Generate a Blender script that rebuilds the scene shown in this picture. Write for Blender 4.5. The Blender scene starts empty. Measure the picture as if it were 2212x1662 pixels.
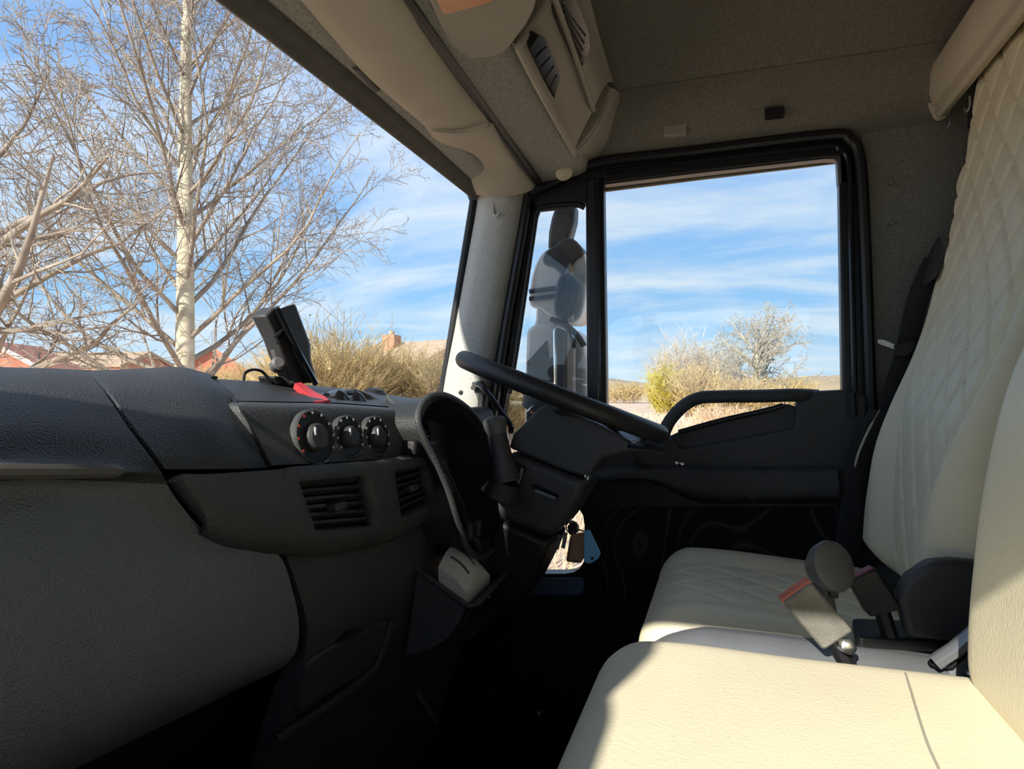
import bpy, math, random
from mathutils import Vector, Matrix
random.seed(7)
S = bpy.context.scene
COL = S.collection
# ------------------------------------------------------------------ camera
E = 1.95                      # eye height above the ground; cab frame: x across, y forward, z up
TH = math.radians(18.6)
F = 1350.0
CV = Vector((math.cos(TH), math.sin(TH), 0)); RV = Vector((math.sin(TH), -math.cos(TH), 0))
HZ = 838.0
cam_d = bpy.data.cameras.new('camera'); cam = bpy.data.objects.new('camera', cam_d); COL.objects.link(cam)
cam.location = (0, 0, E); cam.rotation_euler = (math.pi/2, 0, TH-math.pi/2)
cam_d.sensor_width = 36; cam_d.lens = 36*F/2212; cam_d.shift_y = (HZ-831)/2212
cam_d.clip_start = .02; cam_d.clip_end = 2000
S.camera = cam
# ------------------------------------------------------------------ world, sun, exposure
SUN = Vector((-1, .22, .59)).normalized()
w = bpy.data.worlds.new('sky'); S.world = w; w.use_nodes = True
nt = w.node_tree; nt.nodes.clear()
def N(t, **k):
    n = nt.nodes.new(t)
    for a, b in k.items(): setattr(n, a, b)
    return n
L = lambda a, b: nt.links.new(a, b)
tc = N('ShaderNodeTexCoord'); sep = N('ShaderNodeSeparateXYZ'); L(tc.outputs['Generated'], sep.inputs[0])
rmp = N('ShaderNodeValToRGB'); L(sep.outputs['Z'], rmp.inputs[0])
cr = rmp.color_ramp; cr.elements[0].position = 0; cr.elements[0].color = (.56, .76, .92, 1)
cr.elements[1].position = 1; cr.elements[1].color = (.20, .33, .68, 1)
for p, c in ((.12, (.31, .59, .93, 1)), (.35, (.27, .50, .90, 1))):
    e = cr.elements.new(p); e.color = c
add = N('ShaderNodeMath', operation='ADD'); L(sep.outputs['Z'], add.inputs[0]); add.inputs[1].default_value = .16
ab = N('ShaderNodeMath', operation='ABSOLUTE'); L(add.outputs[0], ab.inputs[0])
dx = N('ShaderNodeMath', operation='DIVIDE'); L(sep.outputs['X'], dx.inputs[0]); L(ab.outputs[0], dx.inputs[1])
dy = N('ShaderNodeMath', operation='DIVIDE'); L(sep.outputs['Y'], dy.inputs[0]); L(ab.outputs[0], dy.inputs[1])
cmb = N('ShaderNodeCombineXYZ'); L(dx.outputs[0], cmb.inputs[0]); L(dy.outputs[0], cmb.inputs[1])
mp = N('ShaderNodeMapping'); L(cmb.outputs[0], mp.inputs[0]); mp.inputs['Rotation'].default_value = (0, 0, .5); mp.inputs['Scale'].default_value = (1.2, .55, 1)
no = N('ShaderNodeTexNoise'); L(mp.outputs[0], no.inputs['Vector']); no.inputs['Scale'].default_value = 1.5; no.inputs['Detail'].default_value = 9; no.inputs['Roughness'].default_value = .62; no.inputs['Distortion'].default_value = .5
cl = N('ShaderNodeValToRGB'); L(no.outputs['Fac'], cl.inputs[0]); cl.color_ramp.elements[0].position = .38; cl.color_ramp.elements[1].position = .68
cl.color_ramp.elements[1].color = (.85, .85, .85, 1)
mx = N('ShaderNodeMixRGB'); L(cl.outputs[0], mx.inputs[0]); L(rmp.outputs[0], mx.inputs[1]); mx.inputs[2].default_value = (.80, .87, .94, 1)
bg = N('ShaderNodeBackground'); L(mx.outputs[0], bg.inputs[0]); bg.inputs[1].default_value = 1.0
wo = N('ShaderNodeOutputWorld'); L(bg.outputs[0], wo.inputs[0])
sd = bpy.data.lights.new('sun', 'SUN'); sd.energy = 6.5; sd.angle = .012; sd.color = (1, .93, .80)
so = bpy.data.objects.new('sun', sd); COL.objects.link(so); so.rotation_euler = SUN.to_track_quat('Z', 'Y').to_euler(); so.location = (-5, 0, 9)
vs = S.view_settings; vs.view_transform = 'Standard'; vs.look = 'None'; vs.gamma = 1; vs.use_curve_mapping = False; vs.exposure = 0.2
S.cycles.max_bounces = 6; S.cycles.diffuse_bounces = 5; S.cycles.glossy_bounces = 2; S.cycles.transmission_bounces = 2; S.cycles.transparent_max_bounces = 10
S.cycles.use_adaptive_sampling = True; S.cycles.adaptive_threshold = .09
S.cycles.caustics_reflective = False

# ------------------------------------------------------------------ helpers
def P(px, py, x=None, y=None, z=None, t=None):
    """point in the cab on the ray of a photo pixel, on a plane x / y / z(rel. eye) / at depth t"""
    ta = (px-1106)/F
    d = CV + RV*ta; d.z = (HZ-py)/F
    if t is None:
        t = x/d.x if x is not None else (y/d.y if y is not None else z/d.z)
    return Vector((d.x*t, d.y*t, E+d.z*t))
V = lambda x, y, z: Vector((x, y, E+z))

class MB:
    def __init__(s): s.v = []; s.f = []
    def add(s, vs, fs):
        o = len(s.v); s.v += [tuple(a) for a in vs]; s.f += [tuple(i+o for i in f) for f in fs]; return s
    def box(s, c, size, m=None):
        hx, hy, hz = [a/2 for a in size]; c = Vector(c)
        vs = [Vector((sx*hx, sy*hy, sz*hz)) for sz in (-1, 1) for sx, sy in ((-1, -1), (1, -1), (1, 1), (-1, 1))]
        if m: vs = [m @ a for a in vs]
        return s.add([a+c for a in vs], [(3, 2, 1, 0), (4, 5, 6, 7), (0, 1, 5, 4), (1, 2, 6, 5), (2, 3, 7, 6), (3, 0, 4, 7)])
    def prism(s, poly, off):
        n = len(poly); off = Vector(off)
        nrm = Vector((0, 0, 0))
        for i in range(n):
            a, b = Vector(poly[i]), Vector(poly[(i+1) % n]); nrm += a.cross(b)
        if nrm.dot(off) > 0: poly = poly[::-1]
        vs = [Vector(p) for p in poly] + [Vector(p)+off for p in poly]
        return s.add(vs, [tuple(range(n)), tuple(range(2*n-1, n-1, -1))] + [(i, n+i, n+(i+1) % n, (i+1) % n) for i in range(n)])
    def ring(s, outer, inner, off):
        n = len(outer); off = Vector(off)
        vs = [Vector(p) for p in outer]+[Vector(p) for p in inner]; vs += [v+off for v in vs]
        fs = []
        for i in range(n):
            j = (i+1) % n
            fs += [(i, j, n+j, n+i), (2*n+i, 3*n+i, 3*n+j, 2*n+j), (i, 2*n+i, 2*n+j, j), (n+i, n+j, 3*n+j, 3*n+i)]
        return s.add(vs, fs)
    def tube(s, pts, r, n=10, cap=True, closed=False, flat=None, up=None):
        pts = [Vector(p) for p in pts]; m = len(pts)
        rs = r if isinstance(r, (list, tuple)) else [r]*m
        vs = []; prev = None
        for i, p in enumerate(pts):
            a = pts[(i-1) % m] if (i > 0 or closed) else p; b = pts[(i+1) % m] if (i < m-1 or closed) else p
            d = (b-a).normalized()
            if up is not None: u = Vector(up)
            elif prev is not None: u = prev
            else: u = Vector((0, 0, 1)) if abs(d.z) < .9 else Vector((1, 0, 0))
            u = (u - d*u.dot(d)).normalized(); prev = u; q = d.cross(u)
            for k in range(n):
                an = 2*math.pi*k/n + math.pi/n
                vs.append(p + u*math.cos(an)*rs[i]*(flat or 1) + q*math.sin(an)*rs[i])
        fs = []
        for i in range(m if closed else m-1):
            i2 = (i+1) % m
            for k in range(n):
                k2 = (k+1) % n; fs.append((i*n+k, i*n+k2, i2*n+k2, i2*n+k))
        if cap and not closed: fs += [tuple(range(n-1, -1, -1)), tuple((m-1)*n+k for k in range(n))]
        return s.add(vs, fs)
    def lathe(s, c, axis, prof, n=24, ex=1.0):
        """prof: (distance along axis, radius)"""
        c = Vector(c); a = Vector(axis).normalized(); u = a.orthogonal().normalized()
        if abs(a.z) < .95: u = (Vector((0, 0, 1))-a*a.z).normalized()
        q = a.cross(u); vs = []; m = len(prof)
        for h, r in prof:
            for k in range(n):
                an = 2*math.pi*k/n; vs.append(c+a*h+u*math.cos(an)*r*ex+q*math.sin(an)*r)
        fs = [(i*n+k, i*n+(k+1) % n, (i+1)*n+(k+1) % n, (i+1)*n+k) for i in range(m-1) for k in range(n)]
        fs += [tuple(range(n-1, -1, -1)), tuple((m-1)*n+k for k in range(n))]
        return s.add(vs, fs)
    def grid(s, rows, skirt=None):
        m = len(rows); n = len(rows[0]); vs = [Vector(p) for r in rows for p in r]
        fs = [(i*n+j, i*n+j+1, (i+1)*n+j+1, (i+1)*n+j) for i in range(m-1) for j in range(n-1)]
        if skirt is not None:
            loop = [j for j in range(n)]+[i*n+n-1 for i in range(1, m)]+[(m-1)*n+j for j in range(n-2, -1, -1)]+[i*n for i in range(m-2, 0, -1)]
            o = len(vs); sk = Vector(skirt)
            vs += [vs[i]+sk for i in loop]
            for k in range(len(loop)):
                k2 = (k+1) % len(loop); fs.append((loop[k2], loop[k], o+k, o+k2))
        return s.add(vs, fs)

def cr1(pts, k, closed=False):
    """Catmull-Rom through points, k steps a span"""
    pts = [Vector(p) for p in pts]; n = len(pts); out = []
    for i in range(n if closed else n-1):
        p1, p2 = pts[i], pts[(i+1) % n]
        p0 = pts[(i-1) % n] if (closed or i > 0) else p1*2-p2
        p3 = pts[(i+2) % n] if (closed or i < n-2) else p2*2-p1
        for j in range(k):
            t = j/k
            out.append(.5*((2*p1)+(p2-p0)*t+(2*p0-5*p1+4*p2-p3)*t*t+(3*p1-p0-3*p2+p3)*t**3))
    if not closed: out.append(pts[-1])
    return out
def net(rows, k=6, kc=None):
    """tensor Catmull-Rom through a control net"""
    r1 = [cr1(r, kc or k) for r in rows]
    cols = [cr1([r[j] for r in r1], k) for j in range(len(r1[0]))]
    return [[c[i] for c in cols] for i in range(len(cols[0]))]
def rnd(poly, r, k=4):
    """round the corners of a closed polygon"""
    out = []; n = len(poly); poly = [Vector(p) for p in poly]
    for i in range(n):
        a, b, c = poly[i-1], poly[i], poly[(i+1) % n]
        ra = min(r, (a-b).length*.45); rc = min(r, (c-b).length*.45)
        p = b+(a-b).normalized()*ra; q = b+(c-b).normalized()*rc
        for j in range(k+1):
            t = j/k; out.append(p*(1-t)**2+b*2*t*(1-t)+q*t*t)
    return out

def obj(name, mb, mat, parent=None, smooth=True, bevel=0, seg=2, angle=35):
    me = bpy.data.meshes.new(name); me.from_pydata(mb.v, [], mb.f); me.update()
    o = bpy.data.objects.new(name, me); COL.objects.link(o)
    if mat: me.materials.append(mat)
    if parent: o.parent = parent
    if smooth:
        me.polygons.foreach_set('use_smooth', [True]*len(me.polygons))
        try: me.set_sharp_from_angle(angle=math.radians(angle))
        except Exception: pass
    if bevel:
        b = o.modifiers.new('bevel', 'BEVEL'); b.width = bevel; b.segments = seg; b.limit_method = 'ANGLE'; b.angle_limit = math.radians(30); b.harden_normals = False
    return o
def tag(o, label, cat=None, group=None, kind=None):
    o['label'] = label
    if cat: o['category'] = cat
    if group: o['group'] = group
    if kind: o['kind'] = kind
    return o
def thing(name, label, cat, group=None):
    o = bpy.data.objects.new(name, None); COL.objects.link(o); o.empty_display_size = .05
    return tag(o, label, cat, group)
def settle(root, loc):
    """move an empty to the base of its thing without moving its parts"""
    root.location = loc
    for c in root.children: c.location = c.location - Vector(loc)
def struct(name, mb, mat, label, parent=None, **k):
    o = obj(name, mb, mat, parent, **k); o['kind'] = 'structure'; o['label'] = label; return o

# ------------------------------------------------------------------ materials
def mat(name, col, rough=.6, metal=0, var=0, vs=8, bump=0, bs=60, spec=.5, col2=None, trans=0, emit=0, detail=4, sheen=0, vor=False):
    m = bpy.data.materials.new(name); m.use_nodes = True; t = m.node_tree; b = t.nodes['Principled BSDF']
    b.inputs['Base Color'].default_value = (*col, 1); b.inputs['Roughness'].default_value = rough; b.inputs['Metallic'].default_value = metal
    b.inputs['Specular IOR Level'].default_value = spec
    if sheen: b.inputs['Sheen Weight'].default_value = sheen
    if trans: b.inputs['Transmission Weight'].default_value = trans
    if emit: b.inputs['Emission Color'].default_value = (*col, 1); b.inputs['Emission Strength'].default_value = emit
    c = t.nodes.new('ShaderNodeTexCoord')
    if var or col2:
        n = t.nodes.new('ShaderNodeTexNoise'); n.inputs['Scale'].default_value = vs; n.inputs['Detail'].default_value = detail
        t.links.new(c.outputs['Object'], n.inputs['Vector'])
        r = t.nodes.new('ShaderNodeValToRGB'); r.color_ramp.elements[0].position = .32; r.color_ramp.elements[1].position = .68
        lo = col if col2 else tuple(a*(1-var) for a in col); hi = col2 if col2 else tuple(min(1, a*(1+var)) for a in col)
        r.color_ramp.elements[0].color = (*lo, 1); r.color_ramp.elements[1].color = (*hi, 1)
        t.links.new(n.outputs['Fac'], r.inputs[0]); t.links.new(r.outputs[0], b.inputs['Base Color'])
    if bump:
        if vor:
            n = t.nodes.new('ShaderNodeTexVoronoi'); n.inputs['Scale'].default_value = bs; outp = n.outputs['Distance']
        else:
            n = t.nodes.new('ShaderNodeTexNoise'); n.inputs['Scale'].default_value = bs; n.inputs['Detail'].default_value = 3; outp = n.outputs['Fac']
        t.links.new(c.outputs['Object'], n.inputs['Vector'])
        bp = t.nodes.new('ShaderNodeBump'); bp.inputs['Strength'].default_value = bump; bp.inputs['Distance'].default_value = .004
        t.links.new(outp, bp.inputs['Height']); t.links.new(bp.outputs[0], b.inputs['Normal'])
    return m
def glass(name, tint=(.97, .985, .98), fac=.06):
    m = bpy.data.materials.new(name); m.use_nodes = True; t = m.node_tree; t.nodes.clear()
    tr = t.nodes.new('ShaderNodeBsdfTransparent'); tr.inputs[0].default_value = (*tint, 1)
    gl = t.nodes.new('ShaderNodeBsdfGlossy'); gl.inputs['Roughness'].default_value = .02
    no = t.nodes.new('ShaderNodeTexNoise'); no.inputs['Scale'].default_value = 2.5
    ra = t.nodes.new('ShaderNodeMapRange'); ra.inputs['To Min'].default_value = fac*.5; ra.inputs['To Max'].default_value = fac
    mx = t.nodes.new('ShaderNodeMixShader'); o = t.nodes.new('ShaderNodeOutputMaterial')
    t.links.new(no.outputs['Fac'], ra.inputs['Value']); t.links.new(ra.outputs[0], mx.inputs[0])
    t.links.new(tr.outputs[0], mx.inputs[1]); t.links.new(gl.outputs[0], mx.inputs[2]); t.links.new(mx.outputs[0], o.inputs[0])
    return m
def swirl():
    m = mat('door carpet', (.012, .012, .014), .95, bump=.4, bs=400); t = m.node_tree; b = t.nodes['Principled BSDF']
    c = t.nodes.new('ShaderNodeTexCoord'); n = t.nodes.new('ShaderNodeTexNoise'); n.inputs['Scale'].default_value = 3.6; n.inputs['Detail'].default_value = 0
    t.links.new(c.outputs['Object'], n.inputs['Vector'])
    mu = t.nodes.new('ShaderNodeMath'); mu.operation = 'MULTIPLY'; mu.inputs[1].default_value = 13; t.links.new(n.outputs['Fac'], mu.inputs[0])
    fr = t.nodes.new('ShaderNodeMath'); fr.operation = 'PINGPONG'; fr.inputs[1].default_value = .5; t.links.new(mu.outputs[0], fr.inputs[0])
    r = t.nodes.new('ShaderNodeValToRGB'); r.color_ramp.elements[0].position = .39; r.color_ramp.elements[0].color = (.009, .009, .011, 1)
    r.color_ramp.elements[1].position = .48; r.color_ramp.elements[1].color = (.05, .045, .045, 1)
    t.links.new(fr.outputs[0], r.inputs[0]); t.links.new(r.outputs[0], b.inputs['Base Color'])
    return m
M = dict(
    ledge=mat('light painted ledge plastic', (.115, .11, .10), .5, var=.15, vs=12),
    binm=mat('bin plastic', (.085, .088, .096), .5, var=.1, vs=8, bump=.15, bs=380),
    dash=mat('dash plastic', (.035, .037, .040), .48, var=.12, vs=5, bump=.35, bs=420, vor=True),
    dashlow=mat('grained lower dash plastic', (.150, .172, .190), .5, var=.12, vs=4, bump=.35, bs=430, vor=True),
    dashmid=mat('mid dash plastic', (.060, .062, .067), .5, var=.1, vs=6, bump=.3, bs=420, vor=True),
    black=mat('black plastic', (.011, .011, .012), .5, var=.2, vs=9, bump=.1, bs=300),
    rubber=mat('black rubber', (.010, .010, .012), .38, var=.2, vs=12),
    gloss=mat('gloss black', (.012, .013, .016), .18, var=.1, vs=9),
    shroud=mat('column plastic', (.048, .048, .052), .5, var=.12, vs=8, bump=.2, bs=380),
    wheel=mat('wheel leather', (.020, .019, .021), .42, var=.2, vs=18, bump=.25, bs=300),
    doorcard=mat('door card plastic', (.048, .049, .053), .55, var=.1, vs=5, bump=.3, bs=400, vor=True),
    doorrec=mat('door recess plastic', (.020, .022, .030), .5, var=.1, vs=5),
    carpet=swirl(),
    floor=mat('floor rubber', (.003, .003, .0035), .95, spec=.05, var=.25, vs=20, bump=.3, bs=120),
    headliner=mat('headliner felt', (.225, .213, .178), .95, var=.16, vs=160, bump=.3, bs=350, detail=6),
    felt=mat('grey felt', (.33, .335, .30), .95, var=.22, vs=190, bump=.4, bs=350, detail=6),
    bfelt=mat('side felt', (.24, .235, .21), .95, var=.25, vs=210, bump=.4, bs=350, detail=6),
    pillar=mat('pillar plastic', (.50, .50, .475), .8, var=.10, vs=160, bump=.2, bs=300, detail=6),
    visor=mat('visor vinyl', (.42, .39, .31), .7, var=.05, vs=10, bump=.15, bs=250),
    trim=mat('beige trim', (.40, .375, .31), .65, var=.05, vs=8, bump=.15, bs=300),
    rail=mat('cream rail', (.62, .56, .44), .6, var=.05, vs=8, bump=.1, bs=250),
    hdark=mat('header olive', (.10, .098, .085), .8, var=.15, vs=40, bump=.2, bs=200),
    tan=mat('tan door frame', (.22, .18, .13), .5, var=.12, vs=12),
    lens=mat('lamp lens', (.80, .42, .24), .3, var=.1, vs=10),
    cream=mat('cream leatherette', (.84, .775, .575), .5, var=.035, vs=7, bump=.16, bs=230),
    greyq=mat('quilting greyed for sky light', (.57, .585, .56), .75, var=.06, vs=60, bump=.2, bs=400),
    creamq=mat('cream quilted leatherette', (.70, .665, .54), .6, var=.04, vs=30, bump=.15, bs=260),
    silver=mat('grey console plastic', (.19, .20, .22), .38, var=.1, vs=9, bump=.15, bs=350),
    belt=mat('belt webbing', (.016, .016, .018), .7, var=.2, vs=30, bump=.4, bs=260),
    beltg=mat('worn grey webbing sleeve', (.17, .165, .145), .8, var=.25, vs=25, bump=.3, bs=260),
    chrome=mat('chrome', (.75, .75, .76), .22, metal=1, var=.05),
    steel=mat('brushed steel', (.42, .43, .45), .4, metal=.8, var=.1),
    red=mat('red plastic', (.62, .035, .035), .45, var=.1, vs=20),
    orange=mat('orange red button', (.70, .17, .09), .5, var=.1, vs=20),
    dred=mat('dark red button', (.22, .03, .05), .5, var=.1, vs=20),
    knob=mat('dark grey knob', (.10, .10, .105), .5, var=.15, vs=15, bump=.2, bs=300),
    paper=mat('white paper', (.68, .68, .66), .75, var=.06, vs=14),
    ink=mat('grey print', (.10, .10, .10), .7, var=.2, vs=60),
    brown=mat('brown leather tag', (.33, .19, .11), .6, var=.15, vs=30),
    blue=mat('blue plastic tag', (.22, .52, .90), .45, var=.05),
    mgrey=mat('pale mirror shell', (.74, .75, .74), .45, var=.06, vs=10),
    mdark=mat('dark mirror shell', (.05, .055, .062), .45, var=.1, vs=10),
    mirror=mat('mirror glass', (.86, .88, .90), .03, metal=1, var=.03, vs=6),
    redic=mat('red dial mark', (.55, .06, .04), .4, var=.1),
    bluic=mat('pale dial mark', (.45, .48, .52), .4, var=.1),
    sill=mat('sky painted sill', (.11, .16, .25), .22, var=.1, vs=8),  # blue stands for the reflected sky, put into the base colour
    glass=glass('clear glass'), glassd=glass('dial glass', (.8, .82, .85), .10),
    bark=mat('pale bark', (.50, .44, .32), .9, col2=(.72, .66, .50), vs=5, bump=.6, bs=20),
    twig=mat('twig bark', (.22, .175, .14), .9, col2=(.42, .36, .29), vs=3),
    oakb=mat('oak bark', (.34, .30, .235), .9, col2=(.54, .49, .39), vs=2),
    shrubt=mat('tan shrub twigs', (.42, .31, .14), .95, col2=(.66, .52, .28), vs=1.5),
    shruby=mat('yellow green shrub', (.42, .36, .05), .95, col2=(.64, .54, .13), vs=1.5),
    shrubp=mat('pale upright stems', (.50, .42, .33), .95, col2=(.72, .64, .53), vs=1.2),
    ivy=mat('dark ivy', (.05, .07, .015), .9, col2=(.16, .17, .04), vs=2),
    meadow=mat('dry meadow', (.54, .39, .27), .95, col2=(.80, .62, .48), vs=.6, bump=.6, bs=3, detail=9),
    blade=mat('dry grass', (.62, .44, .28), .95, col2=(.90, .70, .52), vs=.35),
    hill=mat('brown hillside', (.28, .21, .13), .95, col2=(.46, .36, .24), vs=.05, detail=9),
    brick=mat('orange brick wall', (.42, .20, .13), .9, col2=(.55, .30, .20), vs=1.5),
    roof=mat('red roof tile', (.48, .17, .11), .9, col2=(.62, .27, .18), vs=1.3),
    roofb=mat('brown roof tile', (.36, .26, .17), .9, col2=(.48, .36, .25), vs=1.3),
    white=mat('white painted board', (.8, .8, .78), .6, var=.04),
    pane=mat('house window', (.05, .06, .08), .1, var=.1),
)

# ------------------------------------------------------------------ cab shell
XR = 1.74   # inner face of the driver's door
fl = MB().box(V(.72, .05, -.95), (2.1, 2.05, .06))
struct('floor', fl, M['floor'], 'black rubber cab floor in the footwell', bevel=.004)
# ceiling: recessed roof felt that drops to a ridge above the driver's door
rows = []
for i in range(25):
    y = .66-1.62*i/24; r = []
    for j in range(41):
        x = -.33+1.95*j/40
        z = .86-.095*max(0, (x-1.42)/.2)**2-.06*max(0, (-.02-x)/.3)**2
        r.append(V(x, y, z))
    rows.append(r)
struct('ceiling', MB().grid(rows, skirt=(0, 0, .05)), M['headliner'], 'dark beige felt headliner of the cab roof')
# right cove between roof ridge and door seal
rows = []
cove = [(.80, 1.0), (.45, .9), (.25, .8), (0, .6), (-.3, .4), (-.45, .2), (-.52, 0), (-.96, -.1)]
for x, z, yl in ((1.615, .766, 0), (1.628, .738, 0), (1.66, .695, 0), (1.70, .655, 0), (1.735, .635, 0), (1.76, .62, 0)):
    rows.append([V(x, y, z+(.012 if z > .7 else 0)*(0)) for y in (.68, .45, .25, 0, -.2, -.35, -.45, -.6, -.96)])
co = struct('trim_1', MB().grid(net(rows, 4), skirt=(.02, 0, .03)), M['headliner'], 'felt cove strip above the driver door window')
tag(obj('clip', MB().prism(rnd([P(1433, 268, x=1.672), P(1483, 261, x=1.672), P(1483, 288, x=1.672), P(1434, 293, x=1.672)], .006), (.02, 0, 0)), M['trim'], co, bevel=.002), 'small beige plastic clip')
tag(obj('slot', MB().prism(rnd([P(1652, 233, x=1.65), P(1694, 228, x=1.65), P(1696, 245, x=1.65), P(1654, 250, x=1.65)], .004), (.03, 0, 0)), M['black'], co), 'small dark slot')
tag(obj('seam', MB().tube(cr1([P(1850, 260, x=1.735), P(1950, 250, x=1.735), P(2040, 232, x=1.735), P(2110, 205, x=1.735)], 6), .0035, 6), M['black'], co), 'dark joint line in the felt')

# driver side wall behind the door (felt covered pillar)
def yz(y, z, x=XR): return V(x, y, z)
wr = MB()
Bx = [P(1862, 300, x=XR).y, -.97]
rows = [[V(1.745-.01*math.sin(k/6*math.pi), Bx[0]+(Bx[1]-Bx[0])*k/6, z) for k in range(7)] for z in (.66, .4, .1, -.2, -.5, -.95)]
wr.grid(net(rows, 3), skirt=(.06, 0, 0))
wall = struct('wall_right', wr, M['bfelt'], 'grey felt side wall behind the driver door')
for q in ((1925, 395), (1928, 482)):
    c = P(*q, x=1.735)
    tag(obj('felt_clip', MB().lathe(c, (-1, 0, 0), [(-.01, .006), (.003, .006), (.005, .003)], 10), M['bfelt'], wall), 'small push clip')
# the shell above the door aperture on the outside, so no light leaks past the cove
struct('trim_2', MB().box(V(1.80, -.16, .78), (.05, 1.64, .36)), M['tan'], 'outer roof side panel over the driver door', bevel=.01)
struct('wall_back', MB().box(V(.72, -1.0, .0), (2.12, .05, 1.9)), M['black'], 'dark rear cab wall')
struct('trim_3', MB().box(V(.72, .0, .93), (2.2, 2.0, .04)), M['tan'], 'outer roof skin')
struct('wall_front', MB().box(V(.72, 1.04, -.52), (2.1, .05, .9)), M['black'], 'dark bulkhead below the windscreen')
# passenger side: sill, rear pillar and header around the open doorway
wl = MB()
wl.box(V(-.33, -.72, 0), (.06, .52, 1.84)); wl.prism([V(-.36, -.6, .9), V(-.36, .8, .9), V(-.36, .8, .3), V(-.36, .70, .37), V(-.36, .60, .43), V(-.36, .45, .455), V(-.36, -.6, .46)], (.06, 0, 0)); wl.box(V(-.33, .92, -.45), (.06, .3, 1.0))
wl.box(V(-.33, .15, -.485), (.05, 1.25, .93)); wl.tube([V(-.31, .74, .5), V(-.31, .98, -.02)], .045, 8)
struct('wall_left', wl, M['bfelt'], 'passenger side wall and door below the open window', smooth=False)

# ------------------------------------------------------------------ windscreen, header, pillar
A0 = P(1022, 436, x=1.72); A1 = P(953, 860, x=1.73)
def wsurf(x, f):
    bow = 1-((x-.72)/1.0)**2
    a = Vector((x, .685+.02*bow, E+.56)); b = Vector((x, .93+.14*bow, E-.10))
    return a.lerp(b, f)
rows = [[wsurf(-.28+2.0*j/16, f) for j in range(17)] for f in (0, .25, .5, .75, 1)]
rows[0][-1] = A0.copy(); 
for i, f in enumerate((0, .25, .5, .75, 1)): rows[i][-1] = A0.lerp(P(945, 905, x=1.73), f)
struct('window_1', MB().grid(rows), M['glass'], 'large clear windscreen')
seal = MB().tube([A0+Vector((0, .01, .03)), A0, A0.lerp(A1, .3), A0.lerp(A1, .6), A1, P(945, 905, x=1.73)], .011, 8)
struct('trim_4', seal, M['rubber'], 'black windscreen seal down the driver side pillar')
# header strip: dark underside of the roof above the glass, then a pale ledge
def crow(y, z, ye=None, ze=None, x0=-.3, x1=1.72, n=9):
    ye = y if ye is None else ye; ze = z if ze is None else ze; out = []
    for j in range(n):
        x = x0+(x1-x0)*j/(n-1); b = ((x-.72)/1.0)**2
        out.append(V(x, y+(ye-y)*b, z+(ze-z)*b))
    return out
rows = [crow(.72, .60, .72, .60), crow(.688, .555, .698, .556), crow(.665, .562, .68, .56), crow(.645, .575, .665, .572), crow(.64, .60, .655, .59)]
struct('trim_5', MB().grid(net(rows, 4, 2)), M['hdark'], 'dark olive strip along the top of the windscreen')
rows = [crow(.648, .585, .668, .58), crow(.64, .578, .655, .575), crow(.60, .585, .60, .58), crow(.585, .60, .59, .60)]
struct('trim_6', MB().grid(net(rows, 3, 2)), M['felt'], 'grey felt ledge behind the windscreen header')
# driver A pillar trim
pill = []
def prow(py, l, m1, m2, r):
    pill.append([P(l, py, x=1.712)+Vector((.0, .0, 0)), P(m1, py, x=1.675), P(m2, py, x=1.672), P(r, py, x=1.70), P(r+16, py, x=1.74)])
prow(412, 1030, 1060, 1100, 1128); prow(440, 1032, 1055, 1092, 1124); prow(520, 1018, 1038, 1078, 1110); prow(620, 1000, 1020, 1062, 1092)
prow(720, 982, 1000, 1044, 1074); prow(800, 966, 985, 1028, 1058); prow(870, 955, 976, 1018, 1048); prow(930, 945, 972, 1015, 1042); prow(1010, 935, 968, 1010, 1030)
pt = struct('trim_7', MB().grid(net(pill, 5), skirt=(.03, .02, 0)), M['pillar'], 'pale grey felt pillar trim between windscreen and driver door')
tag(obj('screw_hole', MB().lathe(P(996, 848, x=1.672), (-1, -.2, 0), [(-.01, .007), (.004, .007), (.005, .004)], 12), M['black'], pt), 'round dark screw hole')
tag(obj('coat_hook', MB().tube(cr1([P(1066, 440, x=1.672), P(1066, 460, x=1.665), P(1072, 467, x=1.66), P(1080, 458, x=1.655)], 4), .0035, 6), M['pillar'], pt), 'small grey hook')

# ------------------------------------------------------------------ overhead console, visor, lamp
ov = thing('overhead_console', 'beige felt overhead shelf with two dark grille pods above the windscreen', 'overhead console')
rows = [crow(.47, .60, .50, .60), crow(.448, .572, .498, .585), crow(.40, .585, .42, .59), crow(.36, .597, .37, .60), crow(.345, .62, .355, .62), crow(.325, .69, .34, .69), crow(.315, .75, .33, .75), crow(.30, .81, .31, .81), crow(.27, .88, .28, .88)]
obj('shelf_panel', MB().grid(net(rows, 4, 2)), M['felt'], ov)
g_ = [P(872, -10, z=.573), P(940, 84, z=.575), P(1010, 180, z=.577), P(1085, 285, z=.579), P(1164, 396, x=1.69)]; g_.insert(0, Vector((-.25, g_[0].y, g_[0].z)))
dk = MB().tube(g_, .011, 8)
tag(obj('gap_strip', dk, M['black'], ov), 'dark gap between visor and shelf')
# smoother centre panel with lamp
cp = [P(900, -60, z=.572), P(1175, -60, z=.592), P(1150, 40, z=.59), P(1085, 125, z=.585), P(985, 130, z=.577), P(950, 60, z=.573)]
obj('centre_panel', MB().prism(rnd(cp, .03), (0, 0, .03)), M['trim'], ov, bevel=.006)
lp = [P(915, -60, z=.568), P(1110, -60, z=.582), P(1066, 6, z=.580), P(958, 36, z=.573)]
le = obj('lamp_lens', MB().prism(rnd(lp, .012), (0, 0, .02)), M['lens'], ov, bevel=.004); tag(le, 'orange tinted lamp lens')
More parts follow.
